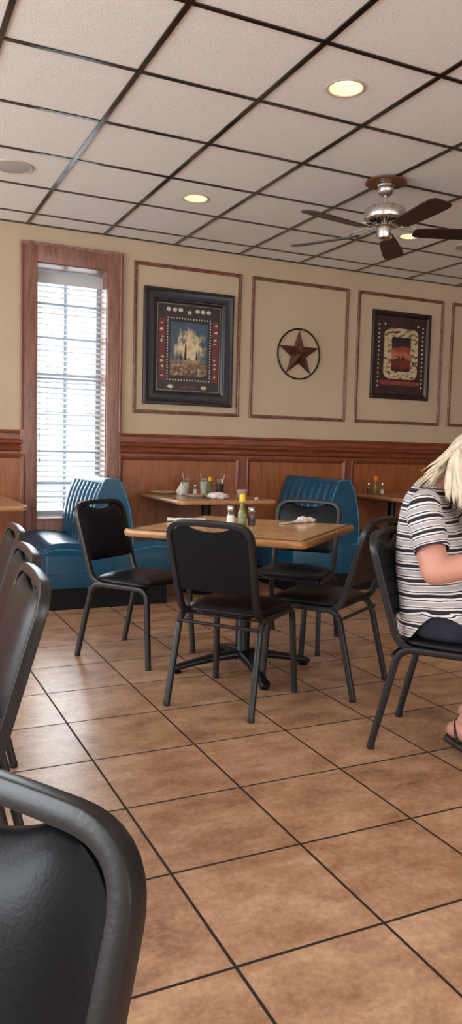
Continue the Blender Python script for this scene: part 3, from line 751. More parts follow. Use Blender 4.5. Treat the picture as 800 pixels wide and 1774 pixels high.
for k_ in range(4):
    bm = bmesh.new(); R = .385; path = [(0, 0, .085), (.06, 0, .082), (.16, 0, .070), (.27, 0, .050), (.34, 0, .034), (R - .02, 0, .026), (R, 0, .022)]
    ps = []; sc_ = [1.25, 1.2, 1.0, .85, .8, .95, .6]
    sweep(bm, path, rrect(.030, .019, .45), up=(0, 0, 1), scale=sc_)
    lathe(bm, [(0, 0), (.022, 0), (.024, .006), (.012, .014), (0, .014)], R - .03, 0, 16)
    bmesh.ops.transform(bm, matrix=Matrix.Rotation(PI / 4 + k_ * PI / 2 - math.radians(5.2), 4, 'Z'), verts=bm.verts)
    link('base_foot', bm, M_iron, t)

# ------------------------------------------------------------------ booths
def make_booth():
    b = empty('booth_bench'); Y0, Y1 = -.0, .885   # local y from aisle end to wall
    bm = bmesh.new(); box(bm, -.435, .435, .012, Y1, 0, .150); link('toe_kick', bm, M_black, b, smooth=False)
    bm = bmesh.new(); box(bm, -.465, .465, 0, Y1, .150, .395, .010, 3); body = link('seat_base', bm, M_teal, b, angle=50)
    bm = bmesh.new()
    for z in (.255,): sweep(bm, [(-.46, -.001, z), (.46, -.001, z)], circ(.0022, 6), up=(0, 1, 0))
    sweep(bm, [(-.0, -.001, .155), (-.0, -.001, .38)], circ(.002, 6), up=(0, 1, 0))
    link('seam', bm, M_teal, body)
    for s in (-1, 1):
        # cushion: section in x-z, swept along y ; crowned
        bm = bmesh.new(); sec = [(.085, .385), (.20, .385), (.44, .385), (.470, .395), (.482, .415), (.478, .440), (.455, .462), (.40, .478), (.32, .482), (.22, .472), (.14, .452), (.085, .43)]
        ys = [(0, .93), (.006, .98), (.02, 1.0)] + [(y, 1.0) for y in (.2, .4, .6, .8)] + [(Y1, 1.0)]
        rings = []
        for y, kz in ys:
            rings.append([bm.verts.new((s * (x if kz == 1 else .28 + (x - .28) * (.97 + .03 * (kz - .93) / .07)), y, .385 + (z - .385) * kz)) for x, z in sec])
        for A, B in zip(rings, rings[1:]):
            for j in range(len(sec)): bm.faces.new((A[j], A[(j + 1) % len(sec)], B[(j + 1) % len(sec)], B[j]))
        bm.faces.new(rings[0][::-1]); bm.faces.new(rings[-1]); cu = link('seat_cushion', bm, M_teal, b, angle=50)
        bm = bmesh.new(); sweep(bm, fillet([(s * .10, -.003, .392), (s * .20, -.003, .418), (s * .34, -.003, .436), (s * .43, -.003, .430), (s * .478, .0, .405), (s * .48, .3, .400), (s * .48, Y1, .400)], .03), circ(.004, 8)); link('piping', bm, M_tealp, cu)
    # shared back : channels each side
    prof = [(.150, .395), (.158, .48), (.150, .60), (.130, .72), (.100, .82), (.066, .895)]
    nch = 8; ny = nch * 8; bm = bmesh.new(); sides = {}
    ya, yb_ = .022, Y1
    for s in (-1, 1):
        g = []
        for iy in range(ny + 1):
            y = ya + (yb_ - ya) * iy / ny; ph = (iy / ny * nch) % 1.0
            bul = .016 * (math.sin(PI * ph) ** .55 if 0 < ph < 1 else 0)
            g.append([bm.verts.new((s * (x - .010 + bul), y, z)) for x, z in prof])
        sides[s] = g
        for A, B in zip(g, g[1:]):
            for j in range(len(prof) - 1): bm.faces.new((A[j], B[j], B[j + 1], A[j + 1]))
    link('channelled_back', bm, M_teal, b, angle=60)
    bm = bmesh.new()   # top roll
    sec = [(-.056, .888), (-.058, .905), (-.048, .925), (-.03, .934), (0, .936), (.03, .934), (.048, .925), (.058, .905), (.056, .888)]
    A = [bm.verts.new((x, -.002, z)) for x, z in sec]; B = [bm.verts.new((x, Y1, z)) for x, z in sec]
    for j in range(len(sec)): bm.faces.new((A[j], A[(j + 1) % len(sec)], B[(j + 1) % len(sec)], B[j]))
    bm.faces.new(A[::-1]); bm.faces.new(B); link('top_band', bm, M_teal, b, angle=40)
    bm = bmesh.new()   # end panel
    pp = [(.153, .385), (.160, .48), (.152, .60), (.132, .72), (.102, .82), (.066, .900), (.050, .928), (.0, .932)]
    poly = [(x, z) for x, z in pp] + [(-x, z) for x, z in pp[::-1][1:]]
    prism(bm, poly, -.004, .03, 'y'); ep = link('end_panel', bm, M_teal, b, angle=30)
    bm = bmesh.new()
    for s in (-1, 1): sweep(bm, [(s * x, -.004, z) for x, z in pp], circ(.004, 8), up=(0, 1, 0))
    link('piping', bm, M_tealp, ep)
    return b
B1 = make_booth(); B1.location = (1.565, 5.290, 0); tag(B1, 'blue double booth bench with channelled back, under the window', 'booth bench', 'blue booth benches along the wall')
B2 = copy_tree(B1); B2.location = (3.545, 5.290, 0); tag(B2, 'blue double booth bench right of the glasses, behind the square table', 'booth bench', 'blue booth benches along the wall')
B3 = copy_tree(B1); B3.location = (5.525, 5.290, 0); tag(B3, 'blue double booth bench at the right, hidden behind the person in the striped top', 'booth bench', 'blue booth benches along the wall')
BT = .775
def booth_table(x, z, w_, label, coly, y0=5.235):
    t = empty('booth_table', (x, (y0 + 6.17) / 2, 0)); tag(t, label, 'table', 'wooden tables between the booths')
    hy = (6.17 - y0) / 2
    table_top(t, w_ / 2, hy, z, .034, .05, M_boothtop, M_boothedge)
    bm = bmesh.new(); cy = coly - (y0 + 6.17) / 2
    lathe(bm, [(0, .03), (.045, .03), (.038, .05), (.038, z - .05), (.0, z - .05)], 0, cy, 24); link('column', bm, M_iron, t)
    bm = bmesh.new(); lathe(bm, [(0, 0), (.20, 0), (.205, .008), (.19, .018), (.06, .034), (0, .034)], 0, cy, 32); link('base_plate', bm, M_iron, t)
    bm = bmesh.new(); box(bm, -.14, .14, cy - .14, cy + .14, z - .050, z - .035, .004); link('top_plate', bm, M_iron, t)
    return t
booth_table(2.480, BT, .83, 'booth table carrying plates, napkins and three glasses, between the two blue benches', 5.70)
booth_table(4.535, BT, .83, 'booth table with small bottles only, right of the second blue bench', 5.95)
booth_table(.520, BT - .01, .82, 'booth table whose bare corner shows at the left edge, left of the window', 5.60, 5.02)

# ------------------------------------------------------------------ table ware
def tumbler(x, y, z, h, r0, r1, mdrink, fill, label, grp='drinking glasses on the booth table'):
    g = empty('drinking_glass', (x, y, z)); tag(g, label, 'glass', grp)
    bm = bmesh.new(); lathe(bm, [(0, 0), (r0 * .9, 0), (r0, .004), (r1, h), (r1 - .002, h + .001), (r1 - .0035, h - .002), (r0 - .004, .010), (0, .009)], n=28); link('tumbler', bm, M_glass, g)
    hf = h * fill; ra = r0 - .0045; rb = r0 + (r1 - r0) * fill - .0045
    bm = bmesh.new(); lathe(bm, [(0, .0105), (ra, .0105), (rb, hf), (rb * .9, hf + .003), (0, hf + .001)], n=28); link('drink', bm, mdrink, g)
    bm = bmesh.new(); rr_ = random.Random(int(x * 1000))
    for k in range(4):
        a = rr_.uniform(0, 6.28); q = rb * .45; s = .010
        box(bm, q * math.cos(a) - s, q * math.cos(a) + s, q * math.sin(a) - s, q * math.sin(a) + s, hf - .004, hf + .013, .003, 1)
    link('ice_cubes', bm, M_glass, g)
    return g
def straw(x, y, z, top, label):
    bm = bmesh.new(); a = Vector((0, 0, .004)); b = Vector(top); n = 8
    d = (b - a).normalized(); s = d.cross(Vector((0, 1, 0))).normalized(); u = s.cross(d)
    sweep(bm, [a, a.lerp(b, .5), b], circ(.0032, 8)); o = link('drinking_straw', bm, plain('pale_pink_straw', s2l(205, 175, 165), .4)); o.location = (x, y, z); tag(o, label, 'straw', 'straws in the glasses')
BZ = BT + .0005
gx1, gy1 = 2.445, 6.02
tumbler(2.435, 6.040, BZ, .132, .030, .040, M_limeade, .72, 'icy pale drink in a glass, leftmost of the three glasses on the booth table')
straw(2.435, 6.030, BZ + .006, (-.040, -.004, .175), 'pink straw standing in the leftmost glass')
tumbler(2.515, 5.835, BZ, .138, .032, .041, M_limeade, .80, 'middle pale green drink in a glass beside the yellow capped bottle')
straw(2.515, 5.835, BZ + .006, (-.030, .01, .172), 'pink straw standing in the middle glass')
tumbler(2.570, 5.640, BZ, .142, .031, .043, M_cola, .72, 'glass of dark cola, rightmost on the booth table')
straw(2.570, 5.640, BZ + .006, (.042, .0, .172), 'pink straw leaning right in the glass of dark cola')
def plate(x, y, z, r, label, food=True):
    p = empty('dinner_plate', (x, y, z)); tag(p, label, 'plate', 'used plates on the booth table')
    bm = bmesh.new(); lathe(bm, [(0, .002), (r * .55, 0), (r * .62, .003), (r * .97, .018), (r, .021), (r * .97, .022), (r * .62, .008), (0, .006)], n=40); link('dish', bm, M_ceramic, p)
    if food:
        bm = bmesh.new(); rr_ = random.Random(int(y * 77))
        for k in range(9):
            a = rr_.uniform(0, 6.28); q = rr_.uniform(0, r * .45); s = rr_.uniform(.010, .02)
            bmesh.ops.create_icosphere(bm, subdivisions=2, radius=s, matrix=Matrix.Translation((q * math.cos(a), q * math.sin(a), .010 + s * .4)) @ Matrix.Diagonal((1.2, 1, .55, 1)))
        fo = link('food_scraps', bm, M_food, p); fo['kind'] = 'stuff'
    return p
plate(2.225, 6.010, BZ, .115, 'cream plate with scraps at the far left of the booth table, behind the cone napkin')
plate(2.360, 5.600, BZ, .110, 'cream plate lying nearest the aisle on the booth table, before the glasses')
def crumple(name, loc, size, label, cat, group, seed, cone=False, rz=0):
    bm = bmesh.new(); bmesh.ops.create_icosphere(bm, subdivisions=4, radius=1); rr_ = random.Random(seed)
    from mathutils import noise as mn
    for v in bm.verts:
        d = mn.noise(v.co * 2.1 + Vector((seed, 0, 0))) * .35 + abs(mn.noise(v.co * 4.5 + Vector((0, seed, 0)))) * .28
        q = v.co * (1 + d)
        if cone:
            t = (q.z + 1) / 2; k = max(.06, 1 - t * .92); q.x *= k; q.y *= k
        v.co = Vector((q.x * size[0], q.y * size[1], max(-.9, q.z) * size[2]))
    mz = min(v.co.z for v in bm.verts)
    for v in bm.verts: v.co.z -= mz
    o = link(name, bm, M_napkin, angle=180); o.location = loc; o.rotation_euler = (0, 0, rz); tag(o, label, cat, group); return o
crumple('paper_napkin', (2.325, 5.865, BZ), (.058, .048, .056), 'peaked white paper napkin standing by the far plate, left of the glasses', 'napkin', 'used napkins', 3, True)
crumple('paper_napkin', (2.440, 5.385, BZ), (.078, .050, .026), 'crumpled white napkin before the dark cola glass on the booth table', 'napkin', 'used napkins', 5)
crumple('paper_scrap', (2.755, 5.340, BZ), (.014, .012, .008), 'tiny white paper scrap near the right end of the booth table', 'scrap', None, 9)
# small bowl cup
c = empty('condiment_cup', (2.665, 5.420, BZ)); tag(c, 'beige tapered cup on the booth table above the sauce bottle', 'cup')
bm = bmesh.new(); lathe(bm, [(0, 0), (.028, 0), (.030, .004), (.044, .062), (.046, .064), (.046, .070), (.043, .071), (.041, .062), (.027, .008), (0, .007)], n=32); link('cup_body', bm, plain('beige_ribbed_cup', s2l(196, 172, 146), .4, vary=.08), c)
bm = bmesh.new(); lathe(bm, [(0, .055), (.038, .055), (.038, .057), (0, .058)], n=24); link('contents', bm, plain('brown_salsa', s2l(120, 80, 56), .5, vary=.3, scale=80), c)
# bottles & shakers
def shaker(x, y, z, h, fillm, label, grp, r=.022):
    g = empty('glass_shaker', (x, y, z)); tag(g, label, 'shaker', grp)
    hb = h * .76
    bm = bmesh.new(); lathe(bm, [(0, 0), (r, 0), (r * 1.03, .004), (r * .98, hb * .7), (r * .80, hb * .9), (r * .72, hb), (0, hb)], n=16); link('glass_body', bm, M_glass, g)
    bm = bmesh.new(); lathe(bm, [(0, .003), (r * .93, .003), (r * .91, hb * .62), (r * .6, hb * .66), (0, hb * .66)], n=16); link('contents', bm, fillm, g)
    bm = bmesh.new(); lathe(bm, [(r * .80, hb - .003), (r * .86, hb), (r * .86, h * .90), (r * .70, h * .97), (r * .3, h), (0, h)], n=20); link('lid', bm, M_steel, g)
def sauce(x, y, z, h, label, cap, grp, r=.020, body=M_gglass, lb=M_label, cont=M_sauce):
    g = empty('sauce_bottle', (x, y, z)); tag(g, label, 'bottle', grp)
    prof = [(0, 0), (r * .95, 0), (r, .004), (r, h * .46), (r * .82, h * .54), (r * .50, h * .64), (r * .44, h * .78), (0, h * .78)]
    bm = bmesh.new(); lathe(bm, prof, n=20); link('glass_body', bm, body, g)
    bm = bmesh.new(); lathe(bm, [(0, .003), (r * .93, .003), (r * .93, h * .45), (r * .42, h * .64), (r * .36, h * .72), (0, h * .72)], n=20); link('contents', bm, cont, g)
    bm = bmesh.new(); lathe(bm, [(r * 1.01, h * .10), (r * 1.02, h * .105), (r * 1.02, h * .42), (r * 1.01, h * .425)], n=20); link('label', bm, lb, g)
    bm = bmesh.new(); lathe(bm, [(0, h * .76), (r * .74, h * .76), (r * .78, h * .78), (r * .66, h * .98), (r * .55, h), (0, h)], n=20); link('cap', bm, cap, g)
MZ = ST + .0005
GC = 'condiments on the square table'
shaker(1.728, 3.640, MZ, .108, M_salt, 'salt shaker with steel lid, left of the sauce bottle on the square table', GC, .0235)
sauce(1.775, 3.600, MZ, .170, 'green sauce bottle with yellow cap, between the two shakers on the square table', M_yellow, GC, .0225)
shaker(1.838, 3.612, MZ, .100, M_pepper, 'pepper shaker with dark filling, right of the sauce bottle on the square table', GC, .0225)
GD = 'condiments on the booth table with glasses'
sauce(2.610, 5.930, BZ, .150, 'yellow capped bottle behind the middle glass', M_yellow, GD, .022)
shaker(2.490, 5.960, BZ, .085, M_salt, 'small white shaker between the two pale glasses', GD, .02)
GE = 'condiments on the right booth table'
sauce(4.265, 5.85, BZ, .170, 'tall sauce bottle with orange cap, tallest on the right booth table', M_orange, GE, .021, lb=M_sauce)
shaker(4.265, 5.96, BZ, .105, M_pepper, 'small shaker left of the tall orange capped bottle', GE, .016)
sauce(4.275, 5.76, BZ, .118, 'short bottle with pale label, right of the orange capped bottle', M_steel, GE, .017, lb=M_labelw)
# rolled napkins with cutlery on the square table
def rolled(name, a, b, z, r, label, knot):
    a = Vector((*a, 0)); b = Vector((*b, 0)); d = (b - a); L = d.length; root = empty(name, (*a.xy, z), math.atan2(d.y, d.x)); tag(root, label, 'napkin roll', 'rolled napkins on the square table')
    bm = bmesh.new(); n = 14; path = [(L * k / n, 0, r * .62) for k in range(n + 1)]
    sc_ = [.8 + .2 * math.sin(k * 1.7) * .4 + (.15 if k in (0, n) else 0) for k in range(n + 1)]
    if not knot:
        sweep(bm, path, circ(r, 14, r * .6), scale=sc_); link('paper_wrap', bm, M_napkin, root, angle=60)
    else:
        sweep(bm, [(L * .42 + L * .2 * k / 5, 0, r * .55) for k in range(6)], circ(r, 14, r * .6), scale=[.6, .85, .9, 1, .9, .7])
        from mathutils import noise as mn
        for cx_, sx, sz in ((L * .66, .040, .020), (L * .88, .036, .015)):
            r0_ = len(bm.verts); bmesh.ops.create_icosphere(bm, subdivisions=3, radius=1); bm.verts.ensure_lookup_table()
            for v in bm.verts[r0_:]:
                q = v.co * (1 + .4 * mn.noise(v.co * 2.3 + Vector((cx_ * 30, 0, 0)))); v.co = Vector((cx_ + q.x * sx, q.y * .030, sz * .75 + max(-.75, q.z) * sz))
        link('paper_wrap', bm, M_napkin, root, angle=180)
        bm = bmesh.new()
        for s in (-.006, .006): sweep(bm, [(0, s * 1.6, .005), (L * .2, s * 1.3, .007), (L * .5, s, .012)], rrect(.0055, .0022)); 
        link('cutlery_handles', bm, plain('pale_cutlery', (.72, .66, .60), .35), root)
rolled('napkin_roll', (1.468, 3.905), (1.665, 3.835), MZ, .019, 'white napkin roll at the left of the square table, behind the front chair back', False)
rolled('napkin_roll', (2.025, 3.620), (2.300, 3.735), MZ, .018, 'white napkin bunched round pale cutlery at the right of the square table', True)
for dummy in (): pass

# ------------------------------------------------------------------ person
pf = Vector((.607, -.795)).normalized(); prz = math.atan2(-pf.x, pf.y)   # local +Y = forward, local -X = left ... right arm at +X
PX, PY = 1.952 + .262 * pf.x, 2.540 + .262 * pf.y
def P(u, l, z): return Vector((-l, u, z))      # l: towards the person's left
def blob(bm, pts, rads, n=16, flat=None):
    """closed tube along points with hemispherical ends"""
    pts = [Vector(p) for p in pts]; d0 = (pts[0] - pts[1]).normalized(); d1 = (pts[-1] - pts[-2]).normalized()
    path, sc_ = [], []
    for k in range(4):
        t = PI / 2 * (k + .4) / 4.4; path.append(pts[0] + d0 * rads[0] * math.cos(t)); sc_.append(rads[0] * math.sin(t))
    path += pts; sc_ += rads
    for k in range(4)[::-1]:
        t = PI / 2 * (k + .4) / 4.4; path.append(pts[-1] + d1 * rads[-1] * math.cos(t)); sc_.append(rads[-1] * math.sin(t))
    sweep(bm, path, circ(1, n, flat), up=(0.13, .1, 1), scale=sc_)
def remesh(o, vs, it=6):
    m = o.modifiers.new('r', 'REMESH'); m.mode = 'VOXEL'; m.voxel_size = vs; m.use_smooth_shade = True
    s = o.modifiers.new('s', 'SMOOTH'); s.factor = .5; s.iterations = it
def loft(bm, secs, n=40):
    """secs: (u, z, ru, rl, tilt)"""
    rings = []
    for u, z, ru, rl, tl in secs:
        rings.append([bm.verts.new(P(u + ru * math.cos(2 * PI * k / n) * math.cos(tl), rl * math.sin(2 * PI * k / n), z + ru * math.cos(2 * PI * k / n) * math.sin(tl))) for k in range(n)])
    for A, B in zip(rings, rings[1:]):
        for j in range(n): bm.faces.new((A[j], A[(j + 1) % n], B[(j + 1) % n], B[j]))
    bm.faces.new(rings[0][::-1]); bm.faces.new(rings[-1])
bm = bmesh.new()
TS = [(-.02, .505, .11, .16, 0), (-.045, .56, .135, .165, 0), (-.075, .66, .130, .155, 0), (-.10, .78, .115, .155, -.1), (-.12, .88, .105, .160, -.15), (-.135, .95, .085, .150, -.25), (-.135, 1.00, .06, .11, -.3)]
loft(bm, TS)
blob(bm, [P(-.12, 0, .98), P(-.085, 0, 1.05), P(-.03, 0, 1.10)], [.062, .054, .052])
# head
hc = P(.045, 0, 1.138)
tiltm = Matrix.Translation(hc) @ Matrix.Rotation(math.radians(-38), 4, 'X')
v0 = len(bm.verts); bmesh.ops.create_uvsphere(bm, u_segments=24, v_segments=16, radius=1, matrix=tiltm @ Matrix.Diagonal((.074, .090, .108, 1)))
bmesh.ops.create_uvsphere(bm, u_segments=16, v_segments=10, radius=1, matrix=tiltm @ Matrix.Translation((0, .045, -.062)) @ Matrix.Diagonal((.048, .045, .050, 1)))
bmesh.ops.create_uvsphere(bm, u_segments=10, v_segments=8, radius=1, matrix=tiltm @ Matrix.Translation((0, .095, -.018)) @ Matrix.Diagonal((.013, .022, .026, 1)))
for s in (-1, 1):
    bmesh.ops.create_uvsphere(bm, u_segments=10, v_segments=8, radius=1, matrix=tiltm @ Matrix.Translation((s * .075, 0, -.01)) @ Matrix.Diagonal((.010, .018, .030, 1)))
bmesh.ops.create_uvsphere(bm, u_segments=10, v_segments=8, radius=1, matrix=tiltm @ Matrix.Translation((0, .084, -.062)) @ Matrix.Diagonal((.024, .012, .012, 1)))
hands = []
for s in (-1, 1):   # s=-1: right side (l negative)
    sh = P(-.10, s * .165, .950); el = P(-.035, s * .245, .735) if s < 0 else P(-.02, .24, .74)
    wr = P(.215, s * .125, .800); kn = P(.275, s * .095, .805)
    blob(bm, [sh, sh.lerp(el, .35), sh.lerp(el, .75), el], [.055, .058, .056, .050])
    blob(bm, [el, el.lerp(wr, .3), el.lerp(wr, .7), wr], [.049, .050, .038, .027])
    d = (kn - wr).normalized(); side = Vector((0, 0, 1)).cross(d).normalized(); up = d.cross(side)
    blob(bm, [wr, wr + d * .035, wr + d * .075], [.027, .034, .032], flat=.62)
    for q, ln in ((-.026, .060), (-.009, .070), (.009, .066), (.026, .052)):
        b0 = wr + d * .085 + side * q; blob(bm, [b0 - d * .02, b0 + d * ln * .4 - up * .004, b0 + d * ln * .72 - up * .020, b0 + d * ln * .85 - up * .038], [.0098, .0092, .0086, .0078], 10)
    tb = wr + d * .030 - side * .026 * s * -1; sd = side * (-s) * -1
    blob(bm, [wr + d * .02 + sd * .022, wr + d * .055 + sd * .048 - up * .008, wr + d * .085 + sd * .050 - up * .022], [.013, .0115, .0095], 10)
    # legs
    hp = P(-.02, s * .095, .535); k_ = P(.40, s * .125, .520); an = P(.085, s * .12, .150)
    blob(bm, [hp, hp.lerp(k_, .5), k_], [.085, .078, .058]); blob(bm, [k_, k_.lerp(an, .35), k_.lerp(an, .8), an], [.055, .056, .036, .034])
    heel = P(.045, s * .12, .108); toe = P(.205, s * .125, .034)
    blob(bm, [heel, heel.lerp(toe, .4) + Vector((0, 0, .012)), toe], [.034, .036, .026])
person = link('person', bm, M_skin); person.location = (PX, PY, 0); person.rotation_euler = (0, 0, prz)
remesh(person, .0065, 4)
tag(person, 'person with long blonde hair, striped top and navy trousers, seated at the right edge', 'person')
# eyes
for s in (-1, 1):
    bm = bmesh.new(); bmesh.ops.create_uvsphere(bm, u_segments=12, v_segments=8, radius=.0115, matrix=tiltm @ Matrix.Translation((s * .030, .078, .004)))
    link('eye', bm, plain('eye_white', (.75, .74, .72), .2), person)
# shirt
def stripes():
    m, nt, b = newmat('navy_and_white_striped_knit'); setp(b, rough=.85)
    at = N(nt, 'ShaderNodeAttribute'); at.attribute_name = 'band'
    n = noise(nt, 9, 3); n2 = noise(nt, 160, 2)
    a = N(nt, 'ShaderNodeMath', operation='MULTIPLY_ADD'); a.inputs[1].default_value = .010; nt.links.new(n.outputs[0], a.inputs[0]); nt.links.new(at.outputs['Fac'], a.inputs[2])
    a2 = N(nt, 'ShaderNodeMath', operation='MULTIPLY_ADD'); a2.inputs[1].default_value = .0022; nt.links.new(n2.outputs[0], a2.inputs[0]); nt.links.new(a.outputs[0], a2.inputs[2])
    d = N(nt, 'ShaderNodeMath', operation='DIVIDE'); d.inputs[1].default_value = .056; nt.links.new(a2.outputs[0], d.inputs[0])
    f = N(nt, 'ShaderNodeMath', operation='FRACT'); nt.links.new(d.outputs[0], f.inputs[0])
    W_, K_, G_ = s2l(226, 220, 218), s2l(28, 28, 42), s2l(176, 172, 176)
    r = ramp(nt, f.outputs[0], [(0, K_), (.22, K_), (.225, W_), (.33, W_), (.335, K_), (.40, K_), (.405, W_), (.47, G_), (.70, G_), (.74, W_), (.80, W_), (.805, K_), (.87, K_), (.875, W_), (.995, W_), (1, K_)])
    r.color_ramp.interpolation = 'CONSTANT'
    nt.links.new(r.outputs[0], b.inputs['Base Color']); bump(nt, b, n2.outputs[0], .4, .003)
    return m
M_stripe = stripes()
bm = bmesh.new(); bandv = {}
n = 64
SS = [(-.015, .50, .205, .222, 0), (-.018, .56, .206, .220, 0), (-.050, .63, .184, .202, 0), (-.085, .70, .155, .188, 0), (-.095, .78, .148, .186, -.03), (-.108, .86, .132, .190, -.08), (-.120, .93, .112, .184, -.14), (-.128, .975, .094, .160, -.22), (-.125, 1.010, .078, .120, -.30), (-.112, 1.035, .066, .078, -.36), (-.100, 1.050, .060, .064, -.38)]
rings = []
def hemz(th):   # th 0 = front, pi = back
    c = math.cos(th); side = abs(math.sin(th))
    back = .448 if c < 0 else .512
    vv = max(0, side - .80) / .20
    return back + (.565 - back) * vv ** 1.3
from mathutils import noise as mn
for i, (u, z, ru, rl, tl) in enumerate(SS):
    R2 = []
    for k in range(n):
        th = 2 * PI * k / n; c, s = math.cos(th), math.sin(th)
        w_ = 1 + .035 * mn.noise(Vector((c * 2.2, s * 2.2, z * 9))) * (1 if z < .97 else .3)
        z_ = z
        if i == 0: z_ = hemz(th)
        if i == 1: z_ = max(z, hemz(th) + .018)
        v = bm.verts.new(P(u + ru * w_ * c * math.cos(tl), rl * w_ * s, z_ + ru * c * math.sin(tl))); bandv[v] = z_ + .04 - .016 * c
        R2.append(v)
    rings.append(R2)
for A, B in zip(rings, rings[1:]):
    for j in range(n): bm.faces.new((A[j], A[(j + 1) % n], B[(j + 1) % n], B[j]))
for s in (-1, 1):
    sh = P(-.105, s * .120, .985); sh2 = P(-.10, s * .178, .950); el = P(-.050, s * .232, .808)
    path = [sh, sh.lerp(sh2, .5) + Vector((0, 0, .006)), sh2, sh2.lerp(el, .35), sh2.lerp(el, .7), el]; sc_ = [.062, .072, .078, .079, .078, .076]
    rg = sweep(bm, path, circ(1, 28, .88), up=(0, 1, .0), scale=sc_, caps=False)
    acc = 0
    for i, R2 in enumerate(rg):
        if i: acc += (path[i] - path[i - 1]).length
        for v in R2: bandv[v] = -acc + .9 + (v.co.y - path[i].y) * (v.co.y - path[i].y) * -2.0
    A = rg[-1]; d = (path[-1] - path[-2]).normalized(); cc = path[-1]
    B = [bm.verts.new(cc + (v.co - cc) * .93 - d * .012) for v in A]
    for v in B: bandv[v] = .9 - acc
    for j in range(len(A)): bm.faces.new((A[j], A[(j + 1) % len(A)], B[(j + 1) % len(A)], B[j]))
bm.verts.index_update(); bl_vals = [bandv.get(v, 0.0) for v in bm.verts]
shirt = link('striped_shirt', bm, M_stripe, person, angle=180)
at_ = shirt.data.attributes.new('band', 'FLOAT', 'POINT')
for i_, v_ in enumerate(bl_vals): at_.data[i_].value = v_
m = shirt.modifiers.new('sub', 'SUBSURF'); m.levels = 1; m.render_levels = 2
# trousers
bm = bmesh.new()
loft(bm, [(-.005, .462, .150, .190, 0), (-.012, .475, .176, .212, 0), (-.02, .53, .178, .205, 0), (-.045, .60, .150, .178, 0), (-.05, .65, .12, .15, 0)], 32)
for s in (-1, 1):
    hp = P(-.05, s * .112, .530); k_ = P(.40, s * .130, .525); an = P(.135, s * .12, .235)
    blob(bm, [hp, hp.lerp(k_, .5), k_], [.092, .084, .070]); blob(bm, [k_, k_.lerp(an, .5), an], [.068, .062, .055])
tr = link('navy_trousers', bm, M_navy, person); remesh(tr, .011, 4)
# flatten underside of trousers/seat contact is by position; sandals
for s in (-1, 1):
    sd = None
    bm = bmesh.new(); a = P(.012, s * .12, .082); b = P(.15, s * .123, .012); c = P(.235, s * .125, .012)
    sweep(bm, fillet([a, b, c], .06), rrect(.040, .012, .45), up=(0, 0, 1)); so = link('sandal', bm, M_sole, person)
    bm = bmesh.new()
    for t_, rr_ in ((.06, .044), (.15, .045)):
        cc = P(t_ , s * .12, .118 - t_ * .42); pts = [cc + Vector((rr_ * math.cos(q), -.012 * math.sin(q), rr_ * .95 * math.sin(q))) for q in [PI * (-.15 + 1.3 * k / 12) for k in range(13)]]
        sweep(bm, pts, rrect(.009, .003), up=(0, 1, 0))
    link('strap', bm, M_sole, so)
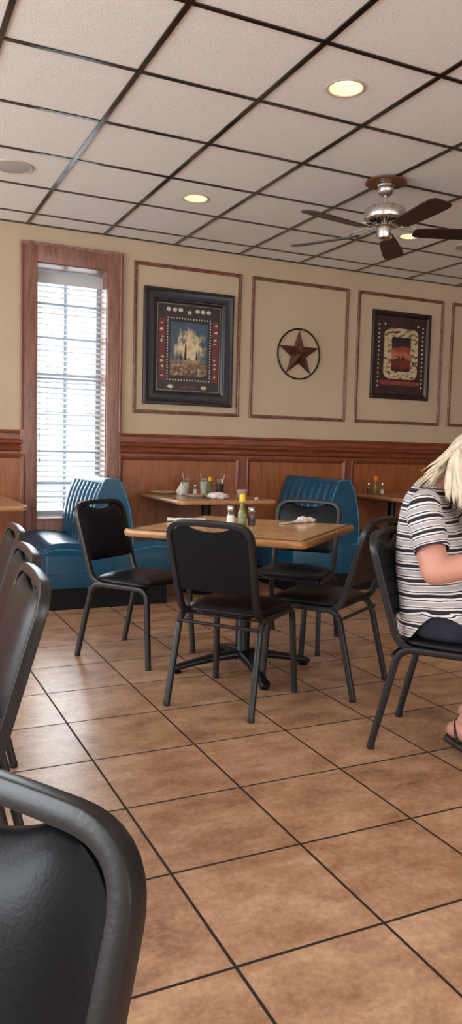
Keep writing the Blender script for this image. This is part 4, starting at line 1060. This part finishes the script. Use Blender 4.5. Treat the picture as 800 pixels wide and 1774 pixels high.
# hair: cap + strands
bm = bmesh.new(); rr_ = random.Random(11)
CURVES = []
bmesh.ops.create_uvsphere(bm, u_segments=28, v_segments=18, radius=1, matrix=tiltm @ Matrix.Translation((0, -.012, .018)) @ Matrix.Diagonal((.098, .108, .120, 1)))
for k in range(300):
    az = rr_.uniform(-PI * .80, PI * .80)            # 0 = back of the head
    th = rr_.uniform(.15, 1.25)
    d = Vector((math.sin(az) * math.sin(th), -math.cos(az) * math.sin(th), math.cos(th)))
    p0 = tiltm @ Vector((d.x * .096, d.y * .106 - .01, d.z * .118 + .02))
    out = (p0 - hc); out.z = 0
    if out.length < .02: out = Vector((rr_.uniform(-1, 1), .3, 0))
    out.normalize()
    L = rr_.uniform(.15, .27); j = Vector((rr_.uniform(-.02, .02), rr_.uniform(-.03, .03), 0))
    back = out.y < -.35
    p1 = p0 + out * .030 + Vector((0, 0, -.05)); p2 = p1 + out * (.012 if not back else .03) + Vector((0, .0, -L * .45)) + j * .5
    if back: p1 = p0 + Vector((out.x * .02, -.020, -.020)); p2 = p1 + Vector((out.x * .03, -.030, -.075)) + j * .6; p3 = p2 + Vector((out.x * .04, -.030 - rr_.uniform(0, .03), -.030 - rr_.uniform(0, .03))) + j
    else: p1 = p0 + out * .022 + Vector((0, .0, -.05)); p2 = p1 + out * .006 + Vector((0, .02, -L * .5)) + j * .5; p3 = p2 + Vector((0, .035, -L * .55)) + j
    pts = []
    for q in range(9):
        t_ = q / 8; pts.append((1 - t_) ** 3 * p0 + 3 * t_ * (1 - t_) ** 2 * p1 + 3 * t_ * t_ * (1 - t_) * p2 + t_ ** 3 * p3)
    w0 = rr_.uniform(.007, .015)
    sweep(bm, pts, circ(1, 6, .45), up=(out.x, out.y, .01), scale=[w0 * s_ for s_ in (.7, 1, 1, 1, .95, .85, .7, .5, .15)])
def lock(p0, p1, p2, p3, w0, up):
    pts = [(1 - t) ** 3 * p0 + 3 * t * (1 - t) ** 2 * p1 + 3 * t * t * (1 - t) * p2 + t ** 3 * p3 for t in [q / 9 for q in range(10)]]
    sweep(bm, pts, circ(1, 6, .45), up=up, scale=[w0 * s_ for s_ in (.6, 1, 1, 1, 1, .95, .85, .7, .45, .12)])
ru = rr_.uniform
for k in range(150):       # nape: over the neck and the collar
    l = ru(-.085, .085); p0 = P(-.045 + ru(-.01, .02), l * .8, 1.135 + ru(-.02, .05)); e = P(-.125 - ru(-.02, .045) , l * 1.35, 1.040 + ru(-.012, .022))
    lock(p0, p0 + P(-.035, l * .1, -.025), e + P(.035, 0, .035), e, ru(.007, .014), (0, -1, .3))
for s in (-1, 1):
    for k in range(150):   # sides: hanging past the jaw in front of the shoulder
        u = ru(-.06, .13); p0 = P(u * .6 + .01, s * (.075 + ru(0, .02)), 1.15 + ru(-.02, .05)); e = P(u + .015 + ru(0, .03), s * (.105 + ru(-.02, .02)), 1.03 - (u + .06) * .75 + ru(-.035, .02))
        lock(p0, p0 + P(0, s * .02, -.05), e + P(-.01, 0, .06), e, ru(.007, .014), (s, 0, 0))
M_hair, nth, bh = newmat('pale_blonde_hair'); setp(bh, rough=.5, sheen=.3)
nh = noise(nth, 22, 5, .6, (3, 3, .6)); rh = ramp(nth, nh.outputs[0], [(.3, s2l(182, 162, 132)), (.5, s2l(218, 204, 180)), (.7, s2l(236, 229, 214))]); nth.links.new(rh.outputs[0], bh.inputs['Base Color']); bump(nth, bh, nh.outputs[0], .5, .004)
link('hair', bm, M_hair, person, angle=180)
